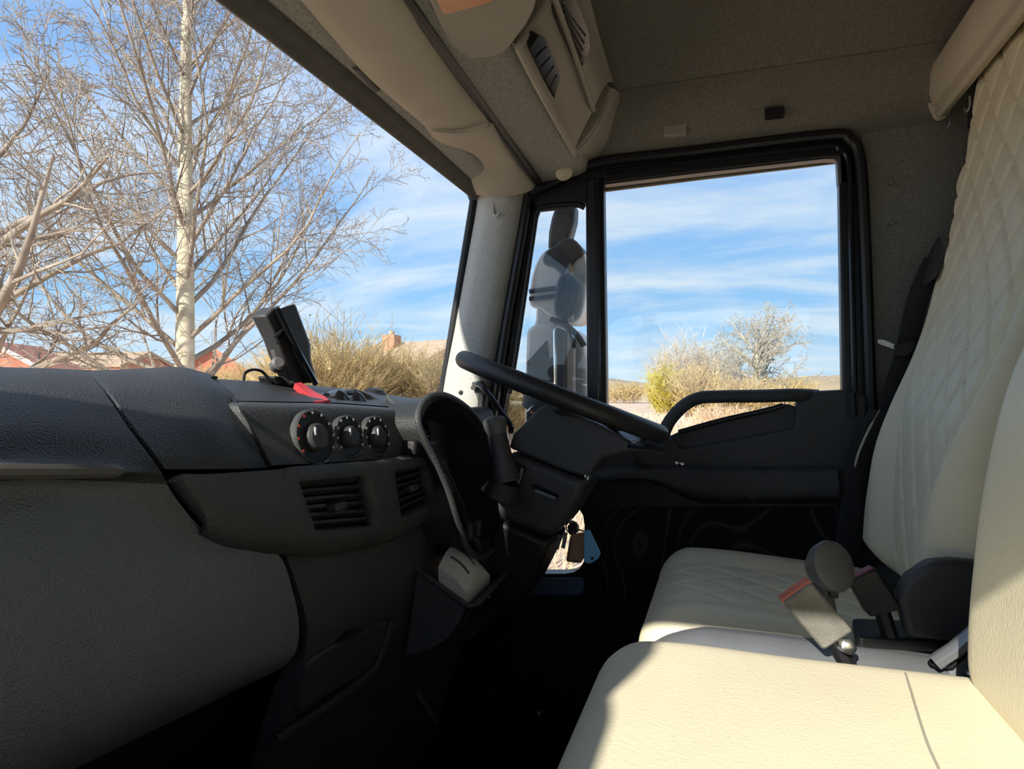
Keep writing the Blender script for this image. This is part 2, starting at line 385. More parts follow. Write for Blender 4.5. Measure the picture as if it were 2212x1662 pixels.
# pods: frame follows the rear lower edge of the shelf
def quad(a, b, c, d, off, r=.012): return MB().prism(rnd([a, b, c, d], r), off)
fr = [[P(1120, 100, z=.592), P(1160, 180, z=.595), P(1200, 255, z=.598), P(1240, 326, z=.60)],
      [P(1140, 62, z=.625), P(1178, 142, z=.63), P(1217, 222, z=.635), P(1254, 292, z=.632)],
      [P(1178, 12, z=.665), P(1214, 98, z=.67), P(1250, 180, z=.672), P(1280, 240, z=.668)],
      [P(1200, -40, z=.69), P(1234, 46, z=.70), P(1268, 128, z=.70), P(1296, 205, z=.69)],
      [P(1226, -90, z=.73), P(1256, 0, z=.745), P(1284, 90, z=.745), P(1312, 180, z=.73)],
      [P(1240, -120, z=.75), P(1270, -20, z=.765), P(1296, 80, z=.765), P(1325, 178, z=.75)]]
fo = net(fr, 5)
obj('pod_frame', MB().grid(fo, skirt=(0, .06, .05)), M['trim'], ov)
edge = MB().tube([fo[i][0] for i in range(len(fo)-1, -1, -1)] + fo[0][1:], .009, 8)
obj('pod_rim', edge, M['trim'], ov)
obj('pod_rib', MB().tube(cr1([P(1196, -10, z=.66), P(1232, 90, z=.668), P(1282, 238, z=.662)], 6), .006, 8), M['trim'], ov)
for pts, zz in (([(1145, 105), (1166, 75), (1176, 80), (1208, 152), (1210, 172), (1196, 216), (1190, 212)], (.618, .64)), ([(1207, -10), (1240, -15), (1274, 72), (1276, 104), (1258, 146), (1248, 138), (1212, 45)], (.675, .71))):
    poly = []
    ymin = min(p[1] for p in pts); ymax = max(p[1] for p in pts)
    c = [P(x, y, z=zz[0]-.012+(.012 if x > sum(q[0] for q in pts)/len(pts) else 0)) for x, y in pts]
    gr = obj('pod_grille', MB().prism(rnd(c, .008), (0, .02, .012)), M['gloss'], ov, bevel=.003); tag(gr, 'dark glossy grille panel')
    for k in range(4):
        f = (k+.8)/4.6
        a = c[0].lerp(c[-1], f); b = c[2].lerp(c[-3], f)
        obj('grille_bar', MB().tube([a.lerp(b, .12), a.lerp(b, .88)], .0022, 6), M['black'], gr)
# rounded end of the shelf toward the driver door
er = [[P(1240, 328, z=.60), P(1290, 262, z=.675), P(1318, 190, z=.74)], [P(1250, 336, z=.607), P(1306, 275, z=.68), P(1336, 200, z=.75)],
      [P(1236, 360, x=1.70), P(1315, 310, x=1.70), P(1346, 240, x=1.70)], [P(1215, 385, x=1.735), P(1320, 330, x=1.735), P(1352, 270, x=1.735)]]
obj('shelf_end', MB().grid(net(er, 6), skirt=(0, .03, .03)), M['trim'], ov)
obj('end_lip', MB().tube(cr1([P(1238, 332, z=.60), P(1275, 292, z=.65), P(1305, 240, z=.70), P(1322, 190, z=.745)], 5), .010, 8), M['trim'], ov)
rl = MB().lathe(P(1218, 372, x=1.66), (-.4, -.3, -1), [(-.02, .02), (.004, .024), (.012, .02), (.016, .01)], 18)
tag(obj('reading_lamp', rl, M['rail'], ov), 'small cream courtesy lamp at the shelf end')
settle(ov, V(.72, .4, .6))
vi = thing('sun_visor', 'long beige vinyl sun visor folded up behind the windscreen', 'sun visor')
rows = [[P(628, -20, z=.575), P(700, 60, z=.575), P(800, 172, z=.573), P(918, 272, z=.570)],
        [P(664, -20, z=.560), P(735, 65, z=.560), P(830, 175, z=.560), P(935, 285, z=.562)],
        [P(760, -20, z=.556), P(830, 90, z=.556), P(900, 185, z=.558), P(985, 282, z=.560)],
        [P(845, -20, z=.560), P(910, 82, z=.562), P(975, 180, z=.564), P(1050, 270, z=.566)],
        [P(872, -20, z=.575), P(932, 75, z=.577), P(996, 170, z=.578), P(1068, 262, z=.578)]]
for r in rows:
    a_ = r[0].copy()
    for k in (3, 2, 1, 0): r.insert(0, Vector((-.25+(a_.x+.25)*k/4, a_.y, a_.z)))
obj('visor_panel', MB().grid(net(rows, 5), skirt=(0, 0, .03)), M['visor'], vi)
rows = [[P(920, 276, z=.567), P(968, 345, x=1.5), P(1022, 420, x=1.70)], [P(945, 286, z=.554), P(990, 345, x=1.5), P(1050, 424, x=1.67)],
        [P(1000, 288, z=.552), P(1050, 345, x=1.5), P(1104, 424, x=1.665)], [P(1052, 276, z=.556), P(1102, 345, x=1.5), P(1146, 412, x=1.665)], [P(1070, 264, z=.575), P(1116, 334, x=1.5), P(1156, 398, x=1.68)]]
tag(obj('visor_end', MB().grid(net(rows, 5), skirt=(0, 0, .03)), M['visor'], vi), 'short separate end flap')
hb = [P(676, 145, z=.575), P(700, 140, z=.575), P(722, 172, z=.575), P(702, 182, z=.575)]
tag(obj('visor_hinge', MB().tube([P(770, 140, z=.582), P(815, 188, z=.582)], .010, 8), M['hdark'], vi), 'dark visor hinge')
settle(vi, V(.72, .52, .57))

# ------------------------------------------------------------------ cream rail over the driver seat
rt = thing('curtain_rail', 'cream padded rail across the cab behind the driver seat top', 'curtain rail')
x0, x1 = -.25, 1.69
prof = [(-.452, .735), (-.447, .715), (-.452, .68), (-.462, .662), (-.470, .655), (-.468, .635), (-.478, .626), (-.492, .630), (-.495, .66), (-.50, .74)]
obj('rail_body', MB().prism([V(x1, a, b) for a, b in prof], (x0-x1, 0, 0)), M['rail'], rt, bevel=.003)
obj('end_cap', MB().prism(rnd([V(x1, -.44, .745), V(x1, -.44, .70), V(x1, -.472, .618), V(x1, -.50, .63), V(x1, -.505, .745)], .015), (.012, 0, 0)), M['rail'], rt, bevel=.003)
for q in ((2010, 140), (2052, 262), (2095, 228)):
    c = P(*q, y=-.50)
    obj('curtain_hook', MB().tube(cr1([c+Vector((0, 0, .02)), c, c+Vector((.006, .004, -.01)), c+Vector((.012, .006, .0))], 4), .0028, 6), M['steel'], rt)
settle(rt, V(.72, -.48, .63))
struct('trim_8', MB().box(V(.7, -.74, .60), (1.9, .44, .04)), M['black'], 'dark bunk board behind the cream rail')

# ------------------------------------------------------------------ driver door
dr = bpy.data.objects.new('door_1', None); COL.objects.link(dr); dr['kind'] = 'structure'; dr['label'] = 'driver door with black frame, grey card and clear window'
def PX(pts, x): return [P(a, b, x=x) for a, b in pts]
# frame bars (outline in the door plane, real thickness across)
obj('frame_header', MB().prism(PX([(1140, 408), (1270, 352), (1500, 318), (1780, 283), (1835, 288), (1866, 330), (1866, 400), (1812, 400), (1809, 342), (1780, 342), (1500, 374), (1303, 398), (1262, 440), (1160, 452), (1128, 470)], 1.735), (.04, 0, 0)), M['rubber'], dr, bevel=.006)
obj('frame_rear_post', MB().prism(PX([(1812, 330), (1866, 330), (1884, 900), (1884, 1000), (1822, 1000), (1820, 840)], 1.735), (.04, 0, 0)), M['rubber'], dr, bevel=.006)
obj('frame_front_post', MB().prism(PX([(1128, 430), (1164, 445), (1150, 480), (1090, 880), (1075, 960), (1030, 960)], 1.735), (.04, 0, 0)), M['rubber'], dr, bevel=.006)
obj('division_post', MB().prism(PX([(1264, 385), (1303, 380), (1312, 1010), (1268, 1010)], 1.725), (.045, 0, 0)), M['rubber'], dr, bevel=.008)
obj('post_seal', MB().tube(PX([(1290, 385), (1296, 700), (1298, 980)], 1.722), .008, 8), M['gloss'], dr)
obj('latch', MB().prism(rnd(PX([(1284, 640), (1294, 630), (1296, 668), (1286, 672)], 1.715), .004), (.015, 0, 0)), M['black'], dr, bevel=.003)
obj('outer_channel', MB().prism(PX([(1300, 392), (1500, 372), (1806, 336), (1809, 352), (1500, 389), (1303, 414)], 1.785), (.012, 0, 0)), M['tan'], dr, bevel=.003)
s1 = cr1(PX([(1884, 1000), (1880, 850), (1868, 500), (1858, 345), (1836, 302), (1785, 292), (1500, 326), (1290, 352), (1200, 392), (1150, 415)], 1.722), 5)
obj('door_seal', MB().tube(s1, .014, 10), M['rubber'], dr)
s2 = cr1(PX([(1850, 1000), (1846, 850), (1838, 500), (1834, 355), (1812, 322), (1780, 316), (1500, 348), (1310, 372)], 1.728), 5)
obj('door_seal', MB().tube(s2, .007, 8), M['gloss'], dr)
s3 = cr1(PX([(1140, 425), (1125, 520), (1090, 720), (1070, 860), (1055, 960)], 1.715), 5)
obj('door_seal', MB().tube(s3, .014, 10), M['rubber'], dr)
s4 = cr1(PX([(1100, 850), (1118, 740), (1150, 520), (1160, 462), (1175, 448), (1240, 442), (1262, 448)], 1.73), 5)
obj('quarter_seal', MB().tube(s4, .008, 8), M['rubber'], dr)
# door card
card = [(1150, 930), (1300, 905), (1425, 918), (1452, 948), (1470, 972), (1716, 926), (1722, 858), (1740, 846), (1826, 842), (1872, 850), (1880, 900), (1872, 1010), (1826, 1090), (1512, 1090), (1440, 1056), (1390, 1044), (1240, 1046), (1140, 1080)]
obj('door_card', MB().prism(PX(card, 1.705), (.05, 0, 0)), M['doorcard'], dr, bevel=.012, seg=3)
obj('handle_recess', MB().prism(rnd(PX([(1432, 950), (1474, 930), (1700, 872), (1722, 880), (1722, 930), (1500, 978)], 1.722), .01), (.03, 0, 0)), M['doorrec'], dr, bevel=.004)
gh = cr1(PX([(1432, 940), (1448, 908), (1478, 876), (1512, 860), (1560, 857), (1640, 856)], 1.70)+[P(1715, 854, x=1.705), P(1765, 856, x=1.735)], 5)
obj('grab_handle', MB().tube(gh, .017, 12), M['doorcard'], dr)
obj('handle_inner_edge', MB().tube(cr1(PX([(1466, 934), (1560, 908), (1650, 888), (1692, 876)], 1.712), 5), .007, 8), M['gloss'], dr)
ar = [PX([(1290, 1012), (1340, 1000), (1480, 1004), (1650, 1006), (1800, 1004)], 1.712), PX([(1290, 1024), (1345, 1014), (1482, 1018), (1650, 1020), (1808, 1016)], 1.675),
      PX([(1290, 1034), (1385, 1030), (1488, 1045), (1650, 1052), (1812, 1048)], 1.668), PX([(1290, 1040), (1400, 1038), (1500, 1072), (1650, 1078), (1812, 1074)], 1.675), PX([(1290, 1042), (1405, 1042), (1506, 1084), (1650, 1088), (1810, 1086)], 1.71)]
obj('armrest', MB().grid(net(ar, 5), skirt=(.03, 0, 0)), M['doorcard'], dr)
for q in ((1378, 998), (1625, 1070), (1737, 1044)):
    obj('screw_cap', MB().lathe(P(*q, x=1.672), (-1, 0, .1), [(-.02, .010), (.003, .010), (.003, .007), (.001, .006)], 14), M['gloss'], dr)
for q in ((1463, 1001), (1474, 1003)):
    tag(obj('card_screw', MB().lathe(P(*q, x=1.70), (-1, 0, 0), [(-.01, .0055), (.004, .0055), (.006, .003)], 10), M['chrome'], dr), 'small bright screw')
obj('pull_latch', MB().tube(PX([(1838, 850), (1842, 900)], 1.70), .011, 8), M['black'], dr)
# lower door, carpeted, with the low kerb window
lowr = PX([(1270, 1030), (1880, 1030), (1900, 1575), (1270, 1575)], 1.73)
obj('lower_panel', MB().prism(lowr, (.03, 0, 0)), M['black'], dr, bevel=.004)
obj('carpet_insert', MB().prism(rnd(PX([(1292, 1096), (1820, 1096), (1820, 1300), (1300, 1300)], 1.722), .02), (.02, 0, 0)), M['carpet'], dr, bevel=.006)
obj('kerb_window_frame', MB().ring(rnd(PX([(1040, 1050), (1282, 1050), (1282, 1258), (1040, 1258)], 1.72), .03), rnd(PX([(1070, 1088), (1262, 1088), (1264, 1240), (1070, 1240)], 1.72), .06), (.045, 0, 0)), M['rubber'], dr)
obj('lower_front_panel', MB().prism(PX([(860, 960), (1072, 960), (1072, 1575), (860, 1575)], 1.73), (.03, 0, 0)), M['black'], dr)
obj('lower_edge_panel', MB().prism(PX([(1040, 1250), (1290, 1250), (1290, 1575), (1040, 1575)], 1.735), (.03, 0, 0)), M['black'], dr)
obj('kerb_sill', MB().prism(rnd(PX([(1100, 1250), (1256, 1248), (1262, 1262), (1258, 1286), (1100, 1290)], 1.715), .012), (.02, 0, 0)), M['sill'], dr, bevel=.004)
struct('window_2', MB().prism(PX([(1300, 370), (1815, 330), (1826, 930), (1300, 940)], 1.762), (.004, 0, 0)), M['glass'], 'clear sliding glass of the driver door', smooth=False)
struct('window_3', MB().prism(PX([(1155, 440), (1275, 440), (1275, 940), (1070, 940)], 1.762), (.004, 0, 0)), M['glass'], 'narrow front quarter glass of the driver door', smooth=False)
struct('window_4', MB().prism(PX([(1060, 1070), (1272, 1070), (1272, 1250), (1060, 1250)], 1.768), (.004, 0, 0)), M['glass'], 'low kerb window in the driver door', smooth=False)

# ------------------------------------------------------------------ dashboard
D = lambda px, py, Y: P(px, py, y=Y)
da = thing('dashboard', 'black plastic dashboard running across the cab under the windscreen', 'dashboard')
def ext(row, x=-.27):
    a = row[0]; n_ = 4; return [Vector((x+(a.x-x)*k/n_, a.y, a.z)) for k in range(n_)]+row
left = [[V(.45, 1.03, -.02), V(.55, 1.03, -.02), V(.68, 1.03, -.02)],
        [D(0, 800, .92), D(90, 802, .92), D(192, 806, .92)],
        [D(0, 798, .82), D(95, 800, .82), D(186, 804, .82)],
        [D(0, 812, .735), D(100, 812, .735), D(200, 816, .735)],
        [D(0, 850, .66), D(110, 850, .66), D(227, 850, .66)],
        [D(0, 920, .595), D(140, 920, .595), D(279, 926, .595)],
        [D(0, 985, .565), D(160, 985, .565), D(324, 986, .565)],
        [D(0, 1010, .545), D(175, 1008, .545), D(342, 1011, .562)],
        [D(0, 1022, .535), D(180, 1020, .537), D(350, 1023, .562)],
        [D(0, 1032, .552), D(182, 1030, .555), D(356, 1036, .563)],
        [D(0, 1060, .568), D(190, 1060, .568), D(376, 1071, .566)],
        [D(0, 1120, .562), D(220, 1125, .562), D(432, 1138, .562)],
        [D(0, 1190, .555), D(260, 1185, .555), D(510, 1180, .558)],
        [D(0, 1260, .550), D(300, 1245, .550), D(600, 1198, .556)],
        [D(0, 1400, .545), D(320, 1350, .545), D(632, 1277, .552)],
        [D(0, 1540, .545), D(330, 1450, .547), D(646, 1350, .554)],
        [D(0, 1650, .555), D(325, 1520, .556), D(640, 1405, .560)],
        [D(0, 1715, .580), D(315, 1565, .580), D(618, 1436, .578)],
        [D(0, 1745, .615), D(308, 1590, .610), D(598, 1450, .605)]]
# upper and lower halves share the net but are two mouldings
ln = net([ext(r) for r in left], 5)
cut = 5*9+2
obj('passenger_top_panel', MB().grid(ln[:cut+1], skirt=(0, .02, 0)), M['dash'], da)
obj('passenger_knee_panel', MB().grid(ln[cut:], skirt=(0, .03, 0)), M['dashlow'], da)
le_ = cr1([D(0, 1019, .531), D(120, 1019, .531), D(235, 1018, .534), D(268, 1019, .545)], 5)  # added tube whose paler colour stands for light caught by the ledge
tag(obj('ledge_light_strip', MB().tube([Vector((-.26, le_[0].y, le_[0].z))]+le_, [.0065]*(len(le_)-3)+[.005, .004, .003, .001], 8), M['ledge'], da), 'paler strip painted as light along the panel ledge')
# centre pad between the two seams
pad = [[V(.70, 1.03, -.02), V(.8, 1.03, -.02), V(.95, 1.03, -.02), V(1.02, 1.03, -.02)],
       [D(202, 806, .92), D(300, 802, .92), D(395, 800, .92), D(470, 818, .92)],
       [D(197, 804, .82), D(300, 800, .82), D(385, 797, .82), D(455, 815, .82)],
       [D(212, 816, .735), D(310, 812, .735), D(405, 806, .735), D(474, 830, .735)],
       [D(239, 850, .66), D(335, 846, .66), D(432, 842, .655), D(497, 854, .66)],
       [D(291, 925, .595), D(375, 922, .595), D(470, 920, .59), D(535, 925, .60)],
       [D(337, 985, .565), D(415, 984, .565), D(508, 982, .565), D(566, 984, .575)],
       [D(358, 1014, .56), D(430, 1014, .56), D(520, 1013, .56), D(580, 1010, .57)]]
obj('centre_top_pad', MB().grid(net(pad, 6), skirt=(0, .02, 0)), M['dash'], da)
# tray top and dial panel
tr = [[V(1.02, 1.03, -.03), V(1.1, 1.03, -.03), V(1.2, 1.02, -.04), V(1.34, 1.0, -.05)],
      [D(476, 822, .90), D(600, 828, .90), D(740, 842, .90), D(905, 864, .88)],
      [D(480, 832, .78), D(610, 842, .78), D(740, 852, .78), D(890, 868, .77)],
      [D(496, 852, .69), D(600, 856, .68), D(720, 862, .68), D(870, 872, .68)],
      [D(505, 866, .64), D(610, 868, .635), D(720, 870, .63), D(862, 880, .63)]]
obj('dash_tray', MB().grid(net(tr, 6), skirt=(0, .03, 0)), M['dash'], da)
dp = [[D(506, 868, .640), D(610, 870, .635), D(720, 872, .63), D(862, 882, .63)],
      [D(516, 882, .612), D(625, 882, .608), D(735, 884, .604), D(880, 892, .605)],
      [D(548, 945, .590), D(650, 942, .588), D(760, 940, .585), D(905, 940, .585)],
      [D(586, 1006, .572), D(680, 1001, .570), D(780, 995, .568), D(942, 984, .568)]]
obj('dial_panel', MB().grid(net(dp, 6), skirt=(0, .02, 0)), M['dashmid'], da)
obj('panel_crease', MB().tube(cr1([D(500, 856, .655), D(530, 905, .598), D(585, 1008, .566)], 6), .0022, 6), M['black'], da)
for (cx, cy, rr, mk) in ((676, 946, .043, 'redic'), (749, 945, .036, 'bluic'), (809, 944, .037, 'bluic')):
    c = D(cx, cy, .582); ax = Vector((-.10, -1, .22)).normalized()
    di = obj('dial_bezel', MB().lathe(c, ax, [(-.004, rr), (.006, rr), (.008, rr*.95), (.007, rr*.88), (.002, rr*.84)], 32, 1.0), M['dashmid'], da)
    obj('dial_ring', MB().lathe(c, ax, [(.003, rr*.84), (.005, rr*.84), (.005, rr*.55), (.004, rr*.5)], 32), M['black'], di)
    obj('dial_knob', MB().lathe(c, ax, [(.003, rr*.50), (.012, rr*.47), (.015, rr*.40), (.015, rr*.2)], 28), M['shroud'], di)
    u = (Vector((0, 0, 1))-ax*ax.z).normalized(); q = ax.cross(u)
    for k in range(9):
        an = math.radians(-120+30*k); pp = c+ax*.0075+(u*math.cos(an)+q*math.sin(an))*rr*.86
        obj('dial_mark', MB().box(pp, (.004, .002, .004)), M[mk] if (k > 4 or mk == 'bluic') else M['bluic'], di, smooth=False)
    obj('knob_pointer', MB().box(c+ax*.016+(u*.6+q*.8)*rr*.3, (.003, .003, .012)), M['bluic'], di, smooth=False)
# switch strip beside the dials
obj('switch_strip', MB().prism(rnd([D(852, 878, .625), D(905, 905, .60), D(940, 960, .575), D(915, 985, .565), D(885, 955, .575)], .008), (0, .02, .0)), M['black'], da, bevel=.003)
obj('strip_edge', MB().tube(cr1([D(838, 858, .66), D(862, 888, .61), D(882, 930, .58), D(892, 975, .565)], 5), .006, 8), M['dashmid'], da)
for k in range(4):
    a = D(893+k*13, 915+k*17, .585-k*.006)
    obj('rocker_switch', MB().box(a, (.028, .012, .016), Matrix.Rotation(-.25, 3, 'Y')), M['gloss'], da, bevel=.003)
obj('card_slot', MB().box(D(908, 968, .56), (.10, .03, .03), Matrix.Rotation(.1, 3, 'Y')), M['black'], da, bevel=.006)
# small round sensor on the pad
tag(obj('dash_speaker', MB().lathe(D(810, 852, .86), (0, -.2, 1), [(-.03, .03), (.004, .03), (.014, .02), (.016, .006)], 18), M['black'], da), 'small black knob on the dash top')
# vent panel (holes are left for the two vents)
T = [(370, 1031, .562), (440, 1028, .562), (585, 1020, .562), (620, 1018, .562), (772, 1005, .562), (832, 1001, .562), (908, 996, .565), (950, 994, .575)]
U = [(378, 1050, .560), (448, 1052, .560), (588, 1048, .558), (626, 1044, .556), (776, 1029, .556), (836, 1019, .557), (908, 1007, .562), (955, 1012, .575)]
W_ = [(432, 1122, .560), (490, 1142, .556), (605, 1148, .553), (664, 1146, .551), (800, 1134, .553), (852, 1120, .556), (924, 1084, .565), (962, 1060, .58)]
B_ = [(442, 1132, .572), (505, 1164, .568), (604, 1182, .565), (682, 1186, .565), (808, 1166, .567), (868, 1142, .57), (935, 1104, .575), (968, 1075, .59)]
rows = [[D(*p) for p in r] for r in (T, U, W_, B_)]
K = 5; g = net(rows, K)
mb = MB(); m_, n_ = len(g), len(g[0]); vsx = [p for r in g for p in r]; fs = []
for i in range(m_-1):
    for j in range(n_-1):
        ci, cj = i//K, j//K
        if ci == 1 and cj in (3, 5): continue
        fs.append((i*n_+j, i*n_+j+1, (i+1)*n_+j+1, (i+1)*n_+j))
mb.add(vsx, fs)
vp = obj('vent_panel', mb, M['dashmid'], da)
sm = vp.modifiers.new('thickness', 'SOLIDIFY'); sm.thickness = .03; sm.offset = 0
# make sure the thickness grows forward, away from the cabin
for vi_, cols, nsl in ((0, (3, 4), 6), (1, (5, 6), 6)):
    a, b = cols
    ve = obj('air_vent', MB().prism([g[K][a*K]+Vector((0, .055, 0)), g[K][b*K]+Vector((0, .055, 0)), g[2*K][b*K]+Vector((0, .055, 0)), g[2*K][a*K]+Vector((0, .055, 0))], (0, .01, 0)), M['black'], da)
    tag(ve, 'dark air vent with horizontal slats')
    for k in range(nsl):
        f = (k+.5)/nsl; i = K+int(round(f*K*1.0))
        p = g[K][a*K].lerp(g[2*K][a*K], f)+Vector((0, .012, 0)); q = g[K][b*K].lerp(g[2*K][b*K], f)+Vector((0, .012, 0))
        d = (q-p).normalized(); n = Vector((0, -.85, .5)); th = Vector((0, .5, .85))*.0022
        w2 = n*.009
        mbs = MB().add([p-w2-th, q-w2-th, q+w2-th, p+w2-th, p-w2+th, q-w2+th, q+w2+th, p+w2+th], [(3, 2, 1, 0), (4, 5, 6, 7), (0, 1, 5, 4), (1, 2, 6, 5), (2, 3, 7, 6), (3, 0, 4, 7)])
        obj('slat', mbs, M['shroud'], ve)
    mid = g[K][a*K].lerp(g[2*K][b*K], .5)+Vector((0, -.004, 0))
    obj('vent_tab', MB().box(mid, (.030, .022, .014)), M['shroud'], ve, bevel=.004)
# divider with bright switch icons
dv = [g[K-2][4*K+1]+Vector((0, -.004, 0)), g[K-2][5*K-1]+Vector((0, -.004, 0)), g[2*K+1][5*K-1]+Vector((0, -.004, 0)), g[2*K+1][4*K+1]+Vector((0, -.004, 0))]
dvo = obj('vent_divider', MB().prism(dv, (0, .02, 0)), M['silver'], da, bevel=.003)
for q in ((800, 1028), (818, 1026), (826, 1118), (843, 1114)):
    obj('switch_icon', MB().box(D(q[0], q[1], .549), (.007, .002, .006)), M['bluic'], dvo, smooth=False)
wd = [D(545, 1125, .549), D(600, 1115, .545), D(600, 1148, .545)]
obj('corner_tab', MB().prism(wd, (0, .012, 0)), M['trim'], da, bevel=.002)
# lower centre panel
lc = [[D(616, 1196, .566), D(700, 1196, .566), D(810, 1176, .568), D(912, 1134, .575), D(990, 1080, .60)],
      [D(638, 1255, .556), D(725, 1252, .556), D(830, 1232, .560), D(930, 1195, .57), D(1015, 1150, .59)],
      [D(660, 1330, .555), D(740, 1325, .556), D(840, 1298, .563), D(935, 1265, .575), D(1020, 1230, .59)],
      [D(664, 1380, .560), D(742, 1368, .562), D(838, 1338, .572), D(930, 1320, .585), D(1025, 1300, .60)],
      [D(652, 1440, .572), D(730, 1425, .578), D(825, 1400, .590), D(915, 1390, .605), D(1010, 1370, .62)],
      [D(612, 1545, .600), D(705, 1520, .610), D(795, 1490, .625), D(880, 1480, .645), D(980, 1450, .66)],
      [D(575, 1680, .640), D(670, 1650, .65), D(760, 1620, .66), D(850, 1600, .68), D(950, 1560, .69)],
      [D(540, 1820, .70), D(640, 1800, .70), D(730, 1780, .71), D(820, 1760, .72), D(920, 1720, .73)]]
obj('lower_centre_panel', MB().grid(net(lc, 6), skirt=(0, .03, 0)), M['dashmid'], da)
pk = [D(664, 1432, .562), D(720, 1396, .558), D(842, 1340, .560), D(830, 1400, .572), D(792, 1452, .582), D(640, 1545, .590)]
pd = obj('pocket_door', MB().prism(rnd(pk, .012), (0, .015, 0)), M['dashmid'], da, bevel=.004)
obj('finger_slot', MB().prism(rnd([D(735, 1388, .553), D(760, 1366, .551), D(786, 1358, .551), D(770, 1378, .553)], .006), (0, .012, 0)), M['black'], pd)
obj('pocket_lip', MB().tube(cr1([D(595, 1600, .60), D(700, 1530, .59), D(798, 1455, .577), D(824, 1410, .57), D(846, 1340, .560)], 6), .008, 8), M['dash'], da)
# seams are real gaps; a dark body closes them from behind
bd = [(1.04, -.06), (.84, -.03), (.70, -.05), (.64, -.09), (.62, -.2), (.62, -.36), (.68, -.46), (.78, -.60), (.95, -.7), (1.04, -.7)]
obj('dash_body', MB().prism([V(-.27, a, b) for a, b in bd], (1.98, 0, 0)), M['black'], da)
# instrument binnacle
ro = [(902, 905), (912, 872), (935, 854), (968, 856), (1008, 880), (1040, 920), (1062, 985), (1074, 1060), (1078, 1130), (1066, 1185), (1040, 1204), (1012, 1188), (990, 1130), (968, 1060), (938, 990), (915, 945)]
def inset(pts, k):
    cx = sum(p[0] for p in pts)/len(pts); cy = sum(p[1] for p in pts)/len(pts)
    return [(cx+(x-cx)*k, cy+(y-cy)*k) for x, y in pts]
def tilt(py): return .535-.06*max(0, min(1, (py-860)/340))
loopo = cr1([D(a, b, tilt(b)) for a, b in ro], 4, True)
loopi = cr1([D(a, b, tilt(b)+.012) for a, b in [(x+9 if x < 990 else x-9, y+(12 if y < 1000 else -10)) for x, y in ro]], 4, True)
back = [p+Vector((.0, .16, .0)) for p in loopi]
bco = [p+Vector((.16, .09, -.0)) for p in loopo]
n = len(loopo); mb = MB()
mb.add(bco+loopo+loopi+back, [(r*n+i, r*n+(i+1) % n, (r+1)*n+(i+1) % n, (r+1)*n+i) for r in range(3) for i in range(n)])
obj('binnacle', mb, M['dash'], da)
obj('binnacle_lip', MB().tube(loopo, .006, 8, closed=True), M['dashmid'], da)
cf = obj('instrument_face', MB().prism([p.lerp(sum(back, Vector())/n, .02) for p in back], (0, .01, 0)), M['black'], da)
# flank below and around the binnacle toward the column
fk = [[D(925, 985, .56), D(950, 1060, .56), D(985, 1150, .56), D(1010, 1205, .55)], [D(955, 990, .54), D(985, 1075, .53), D(1012, 1150, .51), D(1035, 1215, .50)],
      [D(990, 1060, .53), D(1020, 1130, .50), D(1050, 1190, .485), D(1075, 1240, .48)]]
obj('binnacle_flank', MB().grid(net(fk, 5), skirt=(0, .04, 0)), M['dash'], da)
for q in ((1014, 1150), (1032, 1142)):
    obj('side_switch', MB().box(D(q[0], q[1], .492), (.018, .014, .034)), M['shroud'], da, bevel=.003)
obj('driver_side_dash', MB().prism([V(1.30, .62, -.05), V(1.30, .60, -.30), V(1.30, .70, -.55), V(1.30, 1.03, -.6), V(1.30, 1.03, -.09)], (.40, 0, 0)), M['dash'], da, bevel=.03, seg=3)
settle(da, V(.72, .75, -.7))

# ------------------------------------------------------------------ tray pod with paper
tp = thing('tray_bin', 'open dark grey plastic bin projecting from the dashboard beside the steering column', 'bin')
lf = [(900, 1230), (1016, 1312), (1002, 1345), (976, 1380), (940, 1402), (872, 1422)]
xa, xb = 1.085, 1.285
L3 = [P(a, b, x=xa) for a, b in lf]
obj('side_wall', MB().prism(L3, (.010, 0, 0)), M['binm'], tp, bevel=.004)
obj('side_wall', MB().prism([p+Vector((xb-xa, 0, .012)) for p in L3], (.010, 0, 0)), M['dashmid'], tp, bevel=.004)
fw = MB()
fpts = L3[1:5]
fw.grid([[p+Vector((0, 0, 0)) for p in fpts], [p+Vector((xb-xa+.01, 0, .012)) for p in fpts]], skirt=(0, .008, 0))
obj('front_wall', fw, M['black'], tp)
fz = L3[1].z-.045
obj('bin_floor', MB().prism([Vector((xa+.006, L3[1].y+.006, fz)), Vector((xb, L3[1].y+.006, fz)), Vector((xb, L3[0].y+.04, fz+.03)), Vector((xa+.006, L3[0].y+.04, fz+.03))], (0, 0, -.02)), M['black'], tp)
rim = [L3[0]+Vector((0, .03, .004)), L3[0], L3[1]+Vector((.0, .004, 0)), L3[1]+Vector((.02, -.006, 0)), L3[1]+Vector((xb-xa-.02, -.006, .012)), L3[1]+Vector((xb-xa+.008, .006, .012)), L3[0]+Vector((xb-xa+.008, .0, .012))]
obj('rim', MB().tube(rim, .0055, 8), M['dashmid'], tp)
settle(tp, Vector((1.18, .5, fz)))
pb = thing('paper_packet', 'white folded paper packet with grey print standing in the plastic bin', 'paper packet')
pA = [P(956, 1228, y=.545), P(985, 1206, y=.585), P(1010, 1202, y=.60), P(1040, 1208, y=.60), P(1062, 1228, y=.575)]
a0 = P(958, 1226, x=1.115); a1 = P(1014, 1282, x=1.115)
prof = [a0, a0.lerp(a1, .3)+Vector((0, 0, .012)), a0.lerp(a1, .7)+Vector((0, 0, .010)), a1, a1+Vector((0, .004, -.05)), a0+Vector((0, 0, -.05))]
prof = [a0+Vector((0, .03, .004)), a0, a1, a1+Vector((0, .008, -.045)), a0+Vector((0, .03, -.045))]
arc = []
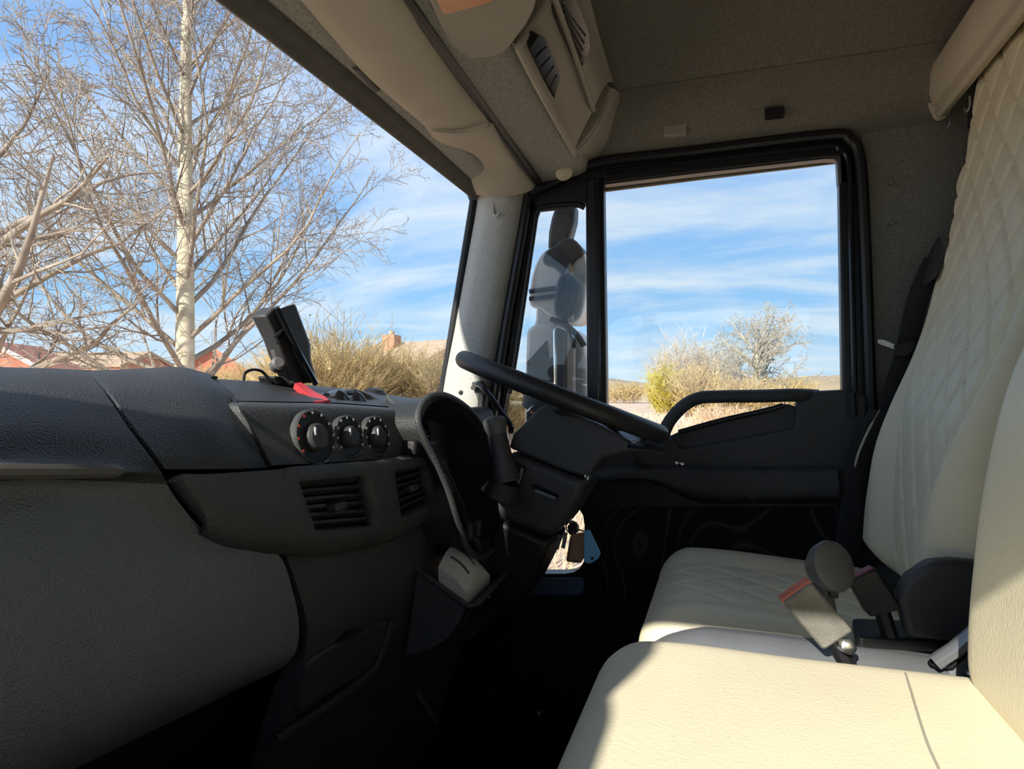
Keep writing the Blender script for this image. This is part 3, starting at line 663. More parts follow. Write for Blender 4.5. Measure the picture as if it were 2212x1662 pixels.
for k in range(9):
    f = k/8; hgt = .026*math.sin(math.pi*f)
    arc.append((xa+.028+.125*f, hgt))
rows = [[Vector((x, a1.y+.004, a1.z+h)) for x, h in arc], [Vector((x, (a0.y+a1.y)/2+.004, (a0.z+a1.z)/2+h*1.1+.004)) for x, h in arc], [Vector((x, a0.y+.01, a0.z+h)) for x, h in arc]]
obj('cover', MB().grid(net(rows, 4, 2), skirt=(0, 0, -.05)), M['paper'], pb)
for k in range(3):
    f = .35+.2*k
    i = 2+k*2
    s = rows[0][i].lerp(rows[2][i], .15)+Vector((0, 0, .003)); e_ = rows[0][i].lerp(rows[2][i], .80)+Vector((0, 0, .004))
    obj('print_line', MB().tube(cr1([s, s.lerp(e_, .5)+Vector((0, 0, .0045)), e_], 4), .0028, 6), M['ink'], pb)
settle(pb, Vector((1.18, .5, fz+.02)))

# ------------------------------------------------------------------ steering wheel, column, stalks
WC = V(1.37, .345, -.018); tl = math.radians(21)
ax = Vector((.083, -.345, .934)).normalized(); wf = Vector((0, math.cos(tl), math.sin(tl))); wf = (wf-ax*wf.dot(ax)).normalized(); wx = wf.cross(ax)
sw = thing('steering_wheel', 'black leather steering wheel seen edge on in front of the driver door', 'steering wheel')
R = .232
obj('rim', MB().tube([WC+(wx*math.cos(a)+wf*math.sin(a))*R for a in [2*math.pi*k/72 for k in range(72)]], .0195, 14, closed=True), M['wheel'], sw)
for a in (math.radians(200), math.radians(340), math.radians(250), math.radians(290)):
    d = wx*math.cos(a)+wf*math.sin(a)
    obj('spoke', MB().tube([WC+d*.05-ax*.035, WC+d*.14-ax*.022, WC+d*R], [.024, .018, .013], 10, flat=.5, up=ax), M['shroud'], sw)
obj('hub', MB().lathe(WC-ax*.06, ax, [(0, .05), (.01, .075), (.035, .08), (.045, .07), (.05, .03)], 28), M['shroud'], sw)
settle(sw, WC-ax*.06)
sc = thing('steering_column', 'black plastic steering column shroud below the wheel', 'steering column')
up = [(1098, 968), (1108, 938), (1150, 896), (1165, 880), (1185, 872), (1290, 915), (1375, 962), (1368, 975), (1300, 990), (1282, 1012), (1270, 1034), (1225, 1020), (1150, 990)]
obj('upper_shroud', MB().prism(PX(up, 1.27), (.20, 0, 0)), M['shroud'], sc, bevel=.02, seg=3)
lo = [(1098, 974), (1150, 996), (1225, 1026), (1266, 1040), (1250, 1080), (1218, 1130), (1190, 1166), (1090, 1128), (1060, 1110), (1062, 1060)]
obj('lower_shroud', MB().prism(PX(lo, 1.275), (.19, 0, 0)), M['shroud'], sc, bevel=.016, seg=3)
ft = [(1070, 1120), (1188, 1172), (1170, 1215), (1132, 1290), (1100, 1330), (1030, 1330), (1040, 1220)]
obj('column_foot', MB().prism(PX(ft, 1.285), (.17, 0, 0)), M['black'], sc, bevel=.014, seg=3)
obj('adjust_slot', MB().prism(rnd(PX([(1148, 1046), (1158, 1048), (1206, 1070), (1204, 1078), (1150, 1056)], 1.268), .004), (.012, 0, 0)), M['gloss'], sc)
tag(obj('slot_pull', MB().tube(PX([(1156, 1060), (1200, 1078)], 1.266), .0035, 6), M['silver'], sc), 'thin grey release tab')
tag(obj('shroud_screw', MB().lathe(P(1267, 1032, x=1.268), (-1, 0, 0), [(-.01, .006), (.004, .006), (.006, .003)], 10), M['chrome'], sc), 'small bright screw')
obj('stalk_socket', MB().prism(rnd(PX([(1072, 1000), (1112, 1000), (1136, 1010), (1118, 1062), (1062, 1048)], 1.262), .012), (.03, 0, 0)), M['black'], sc, bevel=.004)
tag(obj('socket_edge', MB().tube(PX([(1128, 1012), (1122, 1036), (1110, 1058)], 1.258), .0035, 6), M['silver'], sc), 'thin grey socket edge')
obj('wheel_stalk', MB().tube(cr1([P(1350, 962, x=1.30), P(1380, 966, x=1.25), P(1440, 972, x=1.19)], 4), [.009]*4+[.008]*4+[.010], 8), M['black'], sc)
tag(obj('stalk_tip', MB().lathe(P(1372, 957, x=1.22), (0, -1, .2), [(-.004, .004), (.002, .004)], 8), M['chrome'], sc), 'small bright stalk mark')
tag(obj('chrome_clip', MB().tube(cr1([P(1140, 890, x=1.30), P(1152, 878, x=1.30), P(1162, 876, x=1.30), P(1166, 882, x=1.30)], 4), .003, 6), M['chrome'], sc), 'small bright wire clip')
settle(sc, V(1.36, .45, -.5))
gl = thing('gear_lever', 'short black gear lever with grey rounded grip left of the column', 'gear lever')
g0, g1, g2, g3 = P(1094, 1040, x=1.23), P(1084, 985, x=1.23), P(1074, 940, x=1.235), P(1066, 900, x=1.24)
obj('lever_shaft', MB().tube([g0, g1, g2], [.030, .022, .020], 14), M['shroud'], gl)
obj('grip', MB().tube(cr1([g2, g2.lerp(g3, .3), g2.lerp(g3, .6), g2.lerp(g3, .85), g3], 2), [.019, .021, .023, .0245, .025, .025, .023, .018, .009], 16), M['knob'], gl)
obj('boot', MB().tube([g0+Vector((0, .012, -.03)), g0], [.045, .030], 14), M['black'], gl)
settle(gl, g0+Vector((0, .012, -.03)))
hr = thing('pillar_grab_rail', 'thin black curved grab rail on the pillar behind the wheel', 'grab rail')
obj('rail', MB().tube(cr1([P(1022, 838, x=1.66), P(1034, 830, x=1.62), P(1056, 852, x=1.60), P(1080, 886, x=1.60), P(1102, 918, x=1.60), P(1104, 932, x=1.62)], 5), .008, 8), M['gloss'], hr)
obj('mount', MB().prism(rnd(PX([(1016, 826), (1040, 822), (1050, 860), (1046, 900), (1036, 900), (1030, 858)], 1.665), .01), (.02, 0, 0)), M['shroud'], hr, bevel=.004)
obj('mount_foot', MB().tube(PX([(1044, 850), (1038, 900), (1040, 950)], 1.668), .012, 8), M['black'], hr)
settle(hr, P(1040, 950, x=1.66))

# ignition key with two tags
ky = thing('key_bunch', 'bunch of dark keys hanging below the steering column', 'keys')
kc = P(1236, 1140, x=1.36)
obj('key_ring', MB().tube([kc+Vector((0, math.cos(a)*.014, math.sin(a)*.014)) for a in [2*math.pi*k/20 for k in range(20)]], .0018, 6, closed=True), M['steel'], ky)
obj('key_head', MB().prism(rnd(PX([(1224, 1138), (1236, 1128), (1246, 1134), (1246, 1152), (1230, 1158)], 1.355), .006), (.008, 0, 0)), M['black'], ky, bevel=.002)
obj('key_blade', MB().prism(PX([(1218, 1150), (1226, 1152), (1220, 1186), (1212, 1184)], 1.357), (.003, 0, 0)), M['steel'], ky)
obj('key_blade', MB().prism(PX([(1206, 1156), (1214, 1158), (1206, 1188), (1199, 1186)], 1.365), (.003, 0, 0)), M['steel'], ky)
obj('key_shank', MB().tube([kc, P(1222, 1100, x=1.36), P(1205, 1075, x=1.36)], .004, 6), M['steel'], ky)
settle(ky, kc)
tb = thing('key_tag', 'brown leather key tag hanging among the keys', 'key tag')
obj('leather', MB().prism(rnd(PX([(1232, 1156), (1262, 1150), (1262, 1206), (1254, 1218), (1222, 1214)], 1.35), .006), (.004, 0, 0)), M['brown'], tb, bevel=.0015)
obj('stitching', MB().tube(PX([(1236, 1162), (1227, 1210), (1252, 1213)], 1.349), .0012, 5), M['knob'], tb)
obj('loop', MB().tube([P(1240, 1158, x=1.352), kc], .002, 5), M['brown'], tb)
settle(tb, P(1245, 1185, x=1.352))
tb = thing('key_tag', 'sky blue plastic key tag hanging beside the brown one', 'key tag')
obj('plate', MB().prism(rnd(PX([(1261, 1148), (1273, 1144), (1298, 1196), (1292, 1208), (1275, 1219), (1261, 1216)], 1.346), .004), (.004, 0, 0)), M['blue'], tb, bevel=.0015)
obj('eyelet', MB().lathe(P(1279, 1207, x=1.3455), (-1, 0, 0), [(-.001, .0035), (.001, .0035)], 12), M['black'], tb)
obj('loop', MB().tube([P(1267, 1150, x=1.348), kc], .0018, 5), M['steel'], tb)
settle(tb, P(1275, 1185, x=1.346))

# ------------------------------------------------------------------ phone holder and red strap on the dash top
ph = thing('phone_holder', 'black phone cradle leaning on the dash top behind the windscreen', 'phone holder')
o0 = D(655, 832, .80)
def ph_pt(px, py, Y=.80): return D(px, py, Y)
bk = [ph_pt(574, 682), ph_pt(596, 662), ph_pt(668, 828), ph_pt(640, 832), ph_pt(612, 770), ph_pt(600, 735)]
obj('cradle_back', MB().prism(bk, (.0, .035, 0)), M['shroud'], ph, bevel=.004)
sc_ = [ph_pt(598, 668, .79), ph_pt(636, 656, .79), ph_pt(668, 742, .79), ph_pt(670, 778, .79), ph_pt(684, 826, .79), ph_pt(664, 828, .79)]
obj('cradle_plate', MB().prism(sc_, (.02, .012, 0)), M['black'], ph, bevel=.003)
obj('cradle_edge', MB().tube([ph_pt(597, 664, .785), ph_pt(640, 752, .785), ph_pt(682, 830, .785)], .006, 6), M['gloss'], ph)
for f in (.25, .33):
    a = ph_pt(574, 682, .795).lerp(ph_pt(640, 832, .795), f+.05); b = ph_pt(597, 664, .795).lerp(ph_pt(668, 828, .795), f)
    obj('clamp_rib', MB().tube([a, b], .004, 6), M['black'], ph)
obj('clamp_arm', MB().tube(cr1([ph_pt(596, 752, .82), ph_pt(602, 775, .82), ph_pt(612, 800, .82), ph_pt(628, 826, .82)], 4), .012, 8), M['knob'], ph)
obj('clamp_knob', MB().lathe(ph_pt(600, 788, .82), (-.5, -.6, .2), [(-.012, .014), (.012, .014), (.016, .009)], 14), M['knob'], ph)
obj('base_foot', MB().prism(rnd([ph_pt(592, 812, .82), ph_pt(640, 820, .82), ph_pt(646, 836, .82), ph_pt(600, 832, .82)], .006), (0, .04, 0)), M['black'], ph, bevel=.004)
settle(ph, D(620, 836, .82))
cb = thing('charging_cable', 'thin black cable looping over the dash top beside the phone cradle', 'cable')
obj('cable', MB().tube(cr1([D(526, 822, .84), D(530, 806, .84), D(546, 799, .84), D(566, 803, .84), D(585, 822, .83), D(610, 828, .82)], 6), .0028, 6), M['black'], cb)
settle(cb, D(570, 822, .84))
rs = thing('red_strap', 'bright red plastic clip strap lying on the dash tray under the phone cradle', 'strap')
rr_ = [[D(637, 828, .76), D(660, 848, .72), D(676, 866, .665), D(682, 884, .632)], [D(650, 826, .76), D(680, 846, .72), D(706, 860, .67), D(716, 880, .63)]]
obj('strap_body', MB().grid(net(rr_, 5), skirt=(0, .004, -.010)), M['red'], rs)
obj('clip_box', MB().ring([D(678, 868, .632), D(714, 864, .632), D(716, 882, .628), D(680, 886, .628)], [D(683, 872, .630), D(710, 869, .630), D(712, 878, .627), D(684, 881, .627)], (0, .012, 0)), M['red'], rs)
settle(rs, D(680, 884, .64))
cd = thing('sunglasses', 'dark curved plastic item lying on the dash tray right of the red strap', 'sunglasses')
obj('frame_bar', MB().tube(cr1([D(706, 856, .70), D(732, 850, .72), D(765, 848, .73), D(800, 862, .71), D(836, 880, .67)], 6), .007, 8), M['gloss'], cd)
for q in ((742, 866), (778, 868)):
    obj('dark_lens', MB().lathe(D(q[0], q[1], .675), (0, -1, .5), [(-.003, .020), (.002, .022), (.006, .014)], 16), M['gloss'], cd)
settle(cd, D(765, 876, .69))

# ------------------------------------------------------------------ seats
def rrect(hw, hd, r, n):
    """n points evenly round a rounded rectangle, first at the middle of the front (+d)"""
    r = min(r, hw*.98, hd*.98)
    segs = []; a, b = hw-r, hd-r
    per = 4*(a+b)+2*math.pi*r; pts = []
    for k in range(n):
        s = per*k/n
        # walk: front half right -> corner -> side -> corner -> back -> ...
        for (typ, ln, dat) in (('l', a, ((0, hd), (a, hd))), ('c', math.pi/2*r, ((a, b), 90, 0)), ('l', 2*b, ((hw, b), (hw, -b))), ('c', math.pi/2*r, ((a, -b), 0, -90)), ('l', 2*a, ((a, -hd), (-a, -hd))),
                               ('c', math.pi/2*r, ((-a, -b), -90, -180)), ('l', 2*b, ((-hw, -b), (-hw, b))), ('c', math.pi/2*r, ((-a, b), 180, 90)), ('l', a+1e-6, ((-a, hd), (0, hd)))):
            if s <= ln:
                f = s/ln if ln > 0 else 0
                if typ == 'l': pts.append((dat[0][0]+(dat[1][0]-dat[0][0])*f, dat[0][1]+(dat[1][1]-dat[0][1])*f))
                else:
                    an = math.radians(dat[1]+(dat[2]-dat[1])*f); pts.append((dat[0][0]+r*math.cos(an), dat[0][1]+r*math.sin(an)))
                break
            s -= ln
        else: pts.append((0, hd))
    return pts
def cushion(spine, hw, hd, r, end, disp=None, nA=150, nL=110, xd=Vector((1, 0, 0))):
    """rounded pad lofted along a spine; hw/hd may be functions of f; disp(x, f, s) pushes the front out"""
    sp = cr1(spine, 12); cum = [0]
    for a, b in zip(sp, sp[1:]): cum.append(cum[-1]+(b-a).length)
    LN = cum[-1]
    def at(s):
        for i in range(len(sp)-1):
            if s <= cum[i+1] or i == len(sp)-2:
                f = (s-cum[i])/max(1e-9, cum[i+1]-cum[i]); return sp[i].lerp(sp[i+1], f), (sp[i+1]-sp[i]).normalized()
    rows = []
    for i in range(nL+1):
        f = i/nL; 
        # denser rows at the ends
        s = LN*(.5-.5*math.cos(math.pi*f))*.35+LN*f*.65
        p, d = at(s); nd = d.cross(xd).normalized()
        nd = -nd if False else nd
        e = min(s, LN-s); k = 1.0; ins = 0
        if e < end: ins = end*(1-math.sqrt(max(0, 1-((end-e)/end)**2)))
        w_ = (hw(s/LN) if callable(hw) else hw)-ins; h_ = (hd(s/LN) if callable(hd) else hd)-ins*min(1, (hd(s/LN) if callable(hd) else hd)/end)
        row = []
        for (x, q) in rrect(max(w_, .004), max(h_, .004), r, nA):
            dq = 0
            if disp and q > 0: dq = disp(x, s/LN, s)*min(1, q/max(h_, .004))**2*min(1, e/end if e < end else 1)
            row.append(p+xd*x+nd*(q+dq))
        rows.append(row)
    mb = MB(); n = nA; m = len(rows)
    mb.add([p for r_ in rows for p in r_], [(i*n+k, i*n+(k+1) % n, (i+1)*n+(k+1) % n, (i+1)*n+k) for i in range(m-1) for k in range(n)]+[tuple(range(n-1, -1, -1)), tuple((m-1)*n+k for k in range(n))])
    return mb
def sst(a, b, x):
    t = max(0, min(1, (x-a)/(b-a))); return t*t*(3-2*t)
def quilt(x, s, w=.088, h=.115):
    u = (x/w+s/h); v = (x/w-s/h)
    a = abs((u % 1)-.5)*2; b = abs((v % 1)-.5)*2
    return .0075*(1-max(a, b)**9)

# driver's seat
DS = thing('driver_seat', 'cream driver seat with quilted centre greyed for sky light beside the door', 'seat')
XC = 1.36
def wcen(f): return .085+.125*sst(.02, .42, f)
def bdisp(x, f, s):
    ax_ = abs(x); wc = wcen(f); top = 1-sst(.74, .82, f)
    bol = .034*sst(wc, wc+.075, ax_)*top
    grv = -.006*math.exp(-((ax_-wc)/.007)**2)*top
    return bol+grv+quilt(x, s)*(1-sst(wc-.012, wc, ax_))-.004
spine = [V(XC, -.385, -.40), V(XC, -.395, -.25), V(XC, -.43, -.05), V(XC+.005, -.492, .15), V(XC+.02, -.53, .35), V(XC+.055, -.545, .53), V(XC+.06, -.565, .69)]
def bw(f): return .255+.012*sst(.1, .4, f)-.03*sst(.55, .76, f)-.055*sst(.765, .82, f)-.012*sst(.82, 1, f)
bmesh_ = cushion([p for p in spine], bw, lambda f: .062-.012*sst(.6, .9, f), .05, .06, bdisp, 200, 200)
bo = obj('backrest', bmesh_, M['cream'], DS)
bo.data.materials.append(M['greyq']); bo.data.materials.append(M['creamq'])
for p in bo.data.polygons:
    c = p.center; f = (c.z-(E-.40))/1.09; xx = abs(c.x-XC-.06*sst(.4, .9, f))
    if p.normal.y > .25 and xx < wcen(f)-.002:
        p.material_index = 1 if f < .66 else 2  # lower centre gets a greyer colour in place of sky light
def cdisp(x, f, s):
    ax_ = abs(x); bol = .018*sst(.13, .19, ax_); q = quilt(x, s)*(1-sst(.125, .135, ax_))
    return bol+q-.008*math.exp(-((ax_-.135)/.010)**2)+.006*math.sin(math.pi*f)
cu = cushion([V(XC-.005, -.36, -.490), V(XC-.005, -.2, -.487), V(XC-.005, 0, -.475), V(XC-.005, .08, -.475), V(XC-.005, .145, -.485)][::-1], .262, .068, .055, .07, cdisp, 170, 120)
co_ = obj('seat_cushion', cu, M['cream'], DS); co_.data.materials.append(M['greyq'])
for p in co_.data.polygons:
    c = p.center
    if p.normal.z > .3 and abs(c.x-XC+.005) < .13: p.material_index = 1
obj('seat_base', MB().box(V(XC, -.12, -.70), (.42, .46, .34)), M['black'], DS, bevel=.02)
sg = [(-.50, -.30), (-.36, -.285), (-.24, -.36), (-.16, -.43), (-.14, -.50), (-.50, -.52)]
sgm = [P(1938, 1290, x=1.075), P(1962, 1248, x=1.075), P(2010, 1216, x=1.075), P(2060, 1212, x=1.075), P(2140, 1220, x=1.075), P(2160, 1400, x=1.075), P(1960, 1380, x=1.075)]
obj('side_cover', MB().prism(sgm, (.035, 0, 0)), M['shroud'], DS, bevel=.010, seg=3)
settle(DS, V(XC, -.12, -.87))

# seat belt of the driver
sb = thing('seat_belt', 'black seat belt hanging on the pillar beside the driver backrest', 'seat belt')
def strap(pts, w, th=.0025, up=(0, -1, .3)):
    return MB().tube(cr1(pts, 5), w, 8, flat=th/w, up=up)
obj('shoulder_guide', MB().prism(rnd([P(2004, 560, x=1.63), P(2032, 506, x=1.60), P(2038, 560, x=1.58), P(2022, 600, x=1.58), P(1994, 620, x=1.62)], .008), (.02, .0, 0)), M['black'], sb, bevel=.004)
sp_ = [P(2020, 560, x=1.63), P(1985, 640, x=1.66), P(1968, 710, x=1.675), P(1955, 770, x=1.685), P(1928, 850, x=1.695), P(1890, 1000, x=1.70), P(1850, 1130, x=1.70), P(1835, 1230, x=1.70)]
obj('webbing', strap(sp_, .024, .003, up=(1, 0, 0)), M['belt'], sb)
obj('tongue_grip', MB().prism(rnd([P(1930, 745, x=1.64), P(1978, 732, x=1.64), P(1980, 752, x=1.64), P(1958, 772, x=1.64), P(1938, 770, x=1.64)], .008), (.016, 0, 0)), M['black'], sb, bevel=.004)
tag(obj('tongue_plate', MB().prism(rnd([P(1896, 733, x=1.645), P(1910, 735, x=1.645), P(1936, 746, x=1.645), P(1934, 756, x=1.645), P(1896, 742, x=1.645)], .003), (.003, 0, 0)), M['chrome'], sb), 'bright metal tongue')
obj('lower_webbing', strap([P(1900, 890, x=1.66), P(1872, 950, x=1.665), P(1850, 1010, x=1.67), P(1845, 1090, x=1.675), P(1835, 1190, x=1.68), P(1830, 1260, x=1.68)], .026, .003, up=(1, 0, 0)), M['belt'], sb)
tag(obj('lower_edge', MB().tube(cr1([P(1900, 886, x=1.655), P(1876, 930, x=1.655), P(1856, 975, x=1.655), P(1846, 1010, x=1.66)], 4), [.001]*3+[.003]*4+[.003]*5+[.001], 6), M['rail'], sb), 'pale strip painted as light on the belt edge')  # thin cream tube paints the lit edge of the belt
settle(sb, P(1835, 1230, x=1.69))
obj('pillar_cover', MB().prism(rnd([P(1806, 1180, x=1.70), P(1815, 1090, x=1.70), P(1850, 1000, x=1.70), P(1880, 980, x=1.70), P(1900, 1210, x=1.70), P(1850, 1230, x=1.70)], .02), (.04, 0, 0)), M['shroud'], wall, bevel=.008)

# centre console between the seats
cc = thing('centre_console', 'grey plastic engine cover console between the two seats', 'console')
rows = []
for x, zc in ((.90, -.60), (.905, -.45), (.93, -.412), (.97, -.395), (1.02, -.388), (1.07, -.394), (1.10, -.42), (1.105, -.60)):
    pts = []
    for y, dz, in ((.135, -.20), (.13, -.06), (.105, -.022), (.06, -.004), (0, 0), (-.15, .0), (-.3, -.003), (-.5, -.01), (-.62, -.02)):
        pts.append(V(x, y+(-.03*((x-1.0)/.1)**2 if y > 0 else 0), max(-.9, zc+dz)))
    rows.append(pts)
obj('console_body', MB().grid(net(rows, 5)), M['silver'], cc)
tn = MB().prism(rnd([P(1840, 1335, z=-.38), P(2080, 1345, z=-.38), P(2090, 1385, z=-.38), P(1850, 1378, z=-.38)], .012), (0, 0, -.02))
obj('console_tray', tn, M['black'], cc, bevel=.003)
for k in range(10):
    a = P(1905+k*8, 1375, z=-.383)
    obj('grip_ridge', MB().box(a, (.018, .002, .006)), M['black'], cc, smooth=False)
settle(cc, V(1.0, -.2, -.9))
lv = thing('seat_lever', 'brushed metal handbrake lever between the seats beside the passenger backrest', 'lever')
obj('lever_arm', MB().tube([P(2020, 1432, x=.985), P(2062, 1405, x=.985), P(2110, 1362, x=.985)], [.014, .014, .013], 8, flat=.7), M['steel'], lv)
obj('lever_slot', MB().prism([P(2010, 1440, x=.99), P(2085, 1400, x=.99), P(2118, 1366, x=.99), P(2120, 1390, x=.99), P(2060, 1450, x=.99)], (.02, 0, 0)), M['black'], lv, bevel=.003)
obj('bright_rod', MB().tube([P(2096, 1460, x=.97), P(2130, 1410, x=.97)], .005, 8), M['chrome'], lv)
obj('lever_bracket', MB().prism([P(2050, 1450, x=1.0), P(2100, 1410, x=1.0), P(2140, 1450, x=1.0), P(2140, 1500, x=1.0), P(2050, 1490, x=1.0)], (.01, 0, 0)), M['silver'], lv, bevel=.002)
settle(lv, P(2050, 1450, x=.99))

def buckle(name, label, a, b, c, d, th, body, btn, xoff, shade=None):
    t = thing(name, label, 'buckle', 'seat belt buckles on the console')
    q = [a, b, c, d]
    obj('buckle_body', MB().prism(rnd(q, .006), th), body, t, bevel=.004)
    n = Vector(th)
    obj('release_button', MB().prism([a+n*.12+(a-d)*.02, b+n*.12+(b-c)*.02, b+n*.12+(c-b)*.09+(b-c)*0, a+n*.12+(d-a)*.09], n*.76), btn, t, bevel=.002)
    obj('stalk', MB().tube([(c+d)/2+n*.5+(a-d)*.1, (c+d)/2+n*.5+(d-a)*.35+Vector((0, 0, -.02))], .012, 8), M['black'], t)
    settle(t, (c+d)/2)
    return t
b1 = buckle('belt_buckle', 'worn grey belt buckle with orange red button in front of the knob', P(1690, 1302, x=.95), P(1752, 1258, x=.95), P(1845, 1366, x=.95), P(1780, 1408, x=.95), (.028, .004, .0), M['beltg'], M['orange'], 0)
tag(obj('buckle_bolt', MB().lathe(P(1830, 1397, x=.945), (-1, -.3, .3), [(-.01, .010), (.006, .010), (.008, .006)], 14), M['chrome'], b1), 'bright bolt head').location = -b1.location
b2 = buckle('belt_buckle', 'black belt buckle with dark red button behind the round knob', P(1836, 1256, x=1.08), P(1892, 1230, x=1.08), P(1950, 1318, x=1.08), P(1880, 1335, x=1.08), (.026, .004, 0), M['black'], M['dred'], 0)
kn = thing('control_knob', 'dark grey round knob standing above the worn belt buckle', 'knob')
kx = Vector((-.55, .25, .55)).normalized()
kc2 = P(1797, 1224, x=1.0)
obj('knob_head', MB().lathe(kc2, Vector((-.80, -.45, .35)), [(-.040, .012), (-.034, .020), (-.016, .029), (.0, .032), (.006, .031), (.009, .026), (.010, .01)], 28, 1.15), M['knob'], kn)
obj('knob_stem', MB().tube([kc2+Vector((.012, .006, -.012)), P(1776, 1275, x=1.01), P(1790, 1330, x=1.02)], [.016, .014, .012], 12), M['knob'], kn)
obj('stem_tab', MB().box(P(1800, 1282, x=1.0), (.012, .012, .012)), M['black'], kn, bevel=.002)
settle(kn, P(1790, 1330, x=1.02))

# passenger seat
PS = thing('passenger_seat', 'sunlit smooth cream passenger seat in the foreground', 'seat')
def pdisp(x, f, s): return .012*math.cos(min(1, abs(x)/.3)*math.pi/2)*math.sin(math.pi*min(1, max(0, f)))
XP = .56
pc = cushion([V(XP, -.52, -.405), V(XP, -.35, -.41), V(XP, -.1, -.414), V(XP, .06, -.414), V(XP, .165, -.428)][::-1], .355, .072, .062, .075, pdisp, 160, 110)
obj('seat_cushion', pc, M['cream'], PS)
from mathutils.bvhtree import BVHTree
bvh = BVHTree.FromPolygons([Vector(v) for v in pc.v], pc.f)
seam = []
for q in ((1946, 1425), (1956, 1455), (1970, 1500), (1985, 1550), (2005, 1610), (2030, 1665), (2055, 1720)):
    o_ = Vector((0, 0, E)); dq = (P(*q, t=1)-o_).normalized(); h_ = bvh.ray_cast(o_, dq)
    if h_[0]: seam.append(h_[0]+Vector((0, 0, -.0004)))
pb_ = cushion([V(XP, -.355, -.40), V(XP, -.355, -.25), V(XP, -.388, 0), V(XP, -.46, .12), V(XP, -.56, .24)], lambda f: .352-.05*sst(.3, .9, f), .085, .075, .085, pdisp, 150, 110)
obj('backrest', pb_, M['cream'], PS)
obj('seat_base', MB().box(V(XP, -.15, -.72), (.56, .5, .40)), M['black'], PS, bevel=.02)
obj('cushion_seam', MB().tube(cr1(seam, 5), .0016, 6), M['trim'], PS)
settle(PS, V(XP, -.15, -.92))
# pedal and small bright floor stud in the footwell
pe = thing('floor_pedal', 'black pedal in the dark footwell under the column', 'pedal')
obj('pedal_pad', MB().box(V(1.28, .60, -.78), (.07, .02, .10), Matrix.Rotation(.5, 3, 'X')), M['floor'], pe, bevel=.006)
obj('pedal_arm', MB().tube([V(1.28, .61, -.76), V(1.28, .74, -.60), V(1.28, .80, -.48)], .010, 8), M['black'], pe)
settle(pe, V(1.28, .60, -.83))
st = thing('floor_stud', 'tiny bright stud on the dark cab floor near the passenger seat', 'stud')
obj('stud_head', MB().lathe(P(1164, 1541, z=-.91), (0, 0, 1), [(-.01, .008), (.002, .008), (.006, .004)], 12), M['steel'], st)
settle(st, P(1164, 1541, z=-.92))

# ------------------------------------------------------------------ door mirror outside
mi = thing('door_mirror', 'pale grey truck door mirror with two glasses outside the quarter window', 'mirror')
XM = 2.03
def PLm(pts, ax_, ay_, off=0):
    eye = Vector((0, 0, E)); p0 = P(1215, 640, x=XM-.03); nn = Vector((-.72, -.69, 0)).normalized(); out = []
    for a, b in pts:
        d = P(a, b, t=1)-eye; t = (p0-eye+nn*off).dot(nn)/d.dot(nn); out.append(eye+d*t)
    return out
def PXo(pts, x, dy=0): return [P(a, b, x=x)+Vector((0, dy, 0)) for a, b in pts]
obj('top_arm', MB().prism(PXo([(1190, 470), (1200, 440), (1242, 440), (1240, 475), (1228, 520), (1215, 548), (1182, 540), (1184, 500)], XM), (.07, 0, 0)), M['mdark'], mi, bevel=.012)
hd = [(1182, 538), (1222, 512), (1246, 522), (1262, 548), (1268, 590), (1262, 660), (1250, 690), (1228, 697), (1196, 690), (1165, 668), (1146, 662), (1142, 640), (1150, 590), (1166, 552)]
obj('upper_shell', MB().prism(cr1(PXo(hd, XM), 3, True), (.16, 0, 0)), M['mgrey'], mi, bevel=.02, seg=3)
obj('upper_visor', MB().prism(cr1(PXo([(1176, 545), (1200, 528), (1224, 512), (1246, 522), (1262, 548), (1246, 560), (1232, 580), (1222, 600), (1196, 578), (1172, 570)], XM-.008), 2, True), (.17, 0, 0)), M['mdark'], mi, bevel=.008)
ug = [(1238, 556), (1252, 552), (1266, 566), (1270, 610), (1266, 655), (1254, 686), (1234, 694), (1224, 690), (1222, 600)]
obj('upper_glass', MB().prism(cr1(PLm(ug, 0, 0), 2, True), (.01, .01, 0)), M['mirror'], mi)
obj('upper_glass_rim', MB().tube(cr1(PXo([(1216, 600), (1238, 606), (1246, 630), (1240, 660), (1226, 682), (1206, 678), (1206, 640)], XM-.022), 3, True), .012, 8, closed=True), M['mdark'], mi)
obj('shade_block', MB().prism(cr1(PXo([(1204, 606), (1222, 602), (1242, 612), (1247, 632), (1240, 664), (1226, 690), (1206, 684), (1198, 660)], XM-.024), 2, True), (.02, 0, 0)), M['mdark'], mi, bevel=.005)
for a, b in ((630, 622), (646, 640)):
    obj('clamp_band', MB().tube(PXo([(1144, a), (1206, b)], XM-.012), .008, 8), M['mdark'], mi)
obj('neck', MB().prism(PXo([(1158, 664), (1200, 690), (1204, 716), (1190, 722), (1150, 712), (1156, 690)], XM+.01), (.12, 0, 0)), M['mgrey'], mi, bevel=.01)
ls = [(1136, 712), (1152, 700), (1190, 700), (1230, 706), (1258, 730), (1268, 780), (1270, 880), (1268, 960), (1132, 960), (1133, 800)]
obj('lower_shell', MB().prism(PXo(ls, XM), (.20, 0, 0)), M['mgrey'], mi, bevel=.02, seg=3)
lg = [(1198, 712), (1206, 704), (1232, 716), (1254, 745), (1264, 800), (1266, 935), (1202, 935)]
obj('lower_glass', MB().prism(PLm(lg, 0, 0, .004), (.01, .01, 0)), M['mirror'], mi, bevel=.004)
obj('glass_hood', MB().tube(cr1(PXo([(1190, 690), (1222, 702), (1248, 726), (1262, 748)], XM-.012), 5), .010, 8), M['mdark'], mi)
obj('shell_fold', MB().prism(PXo([(1138, 782), (1180, 735), (1184, 780), (1180, 940), (1136, 940)], XM-.006), (.02, 0, 0)), M['mdark'], mi, bevel=.003)
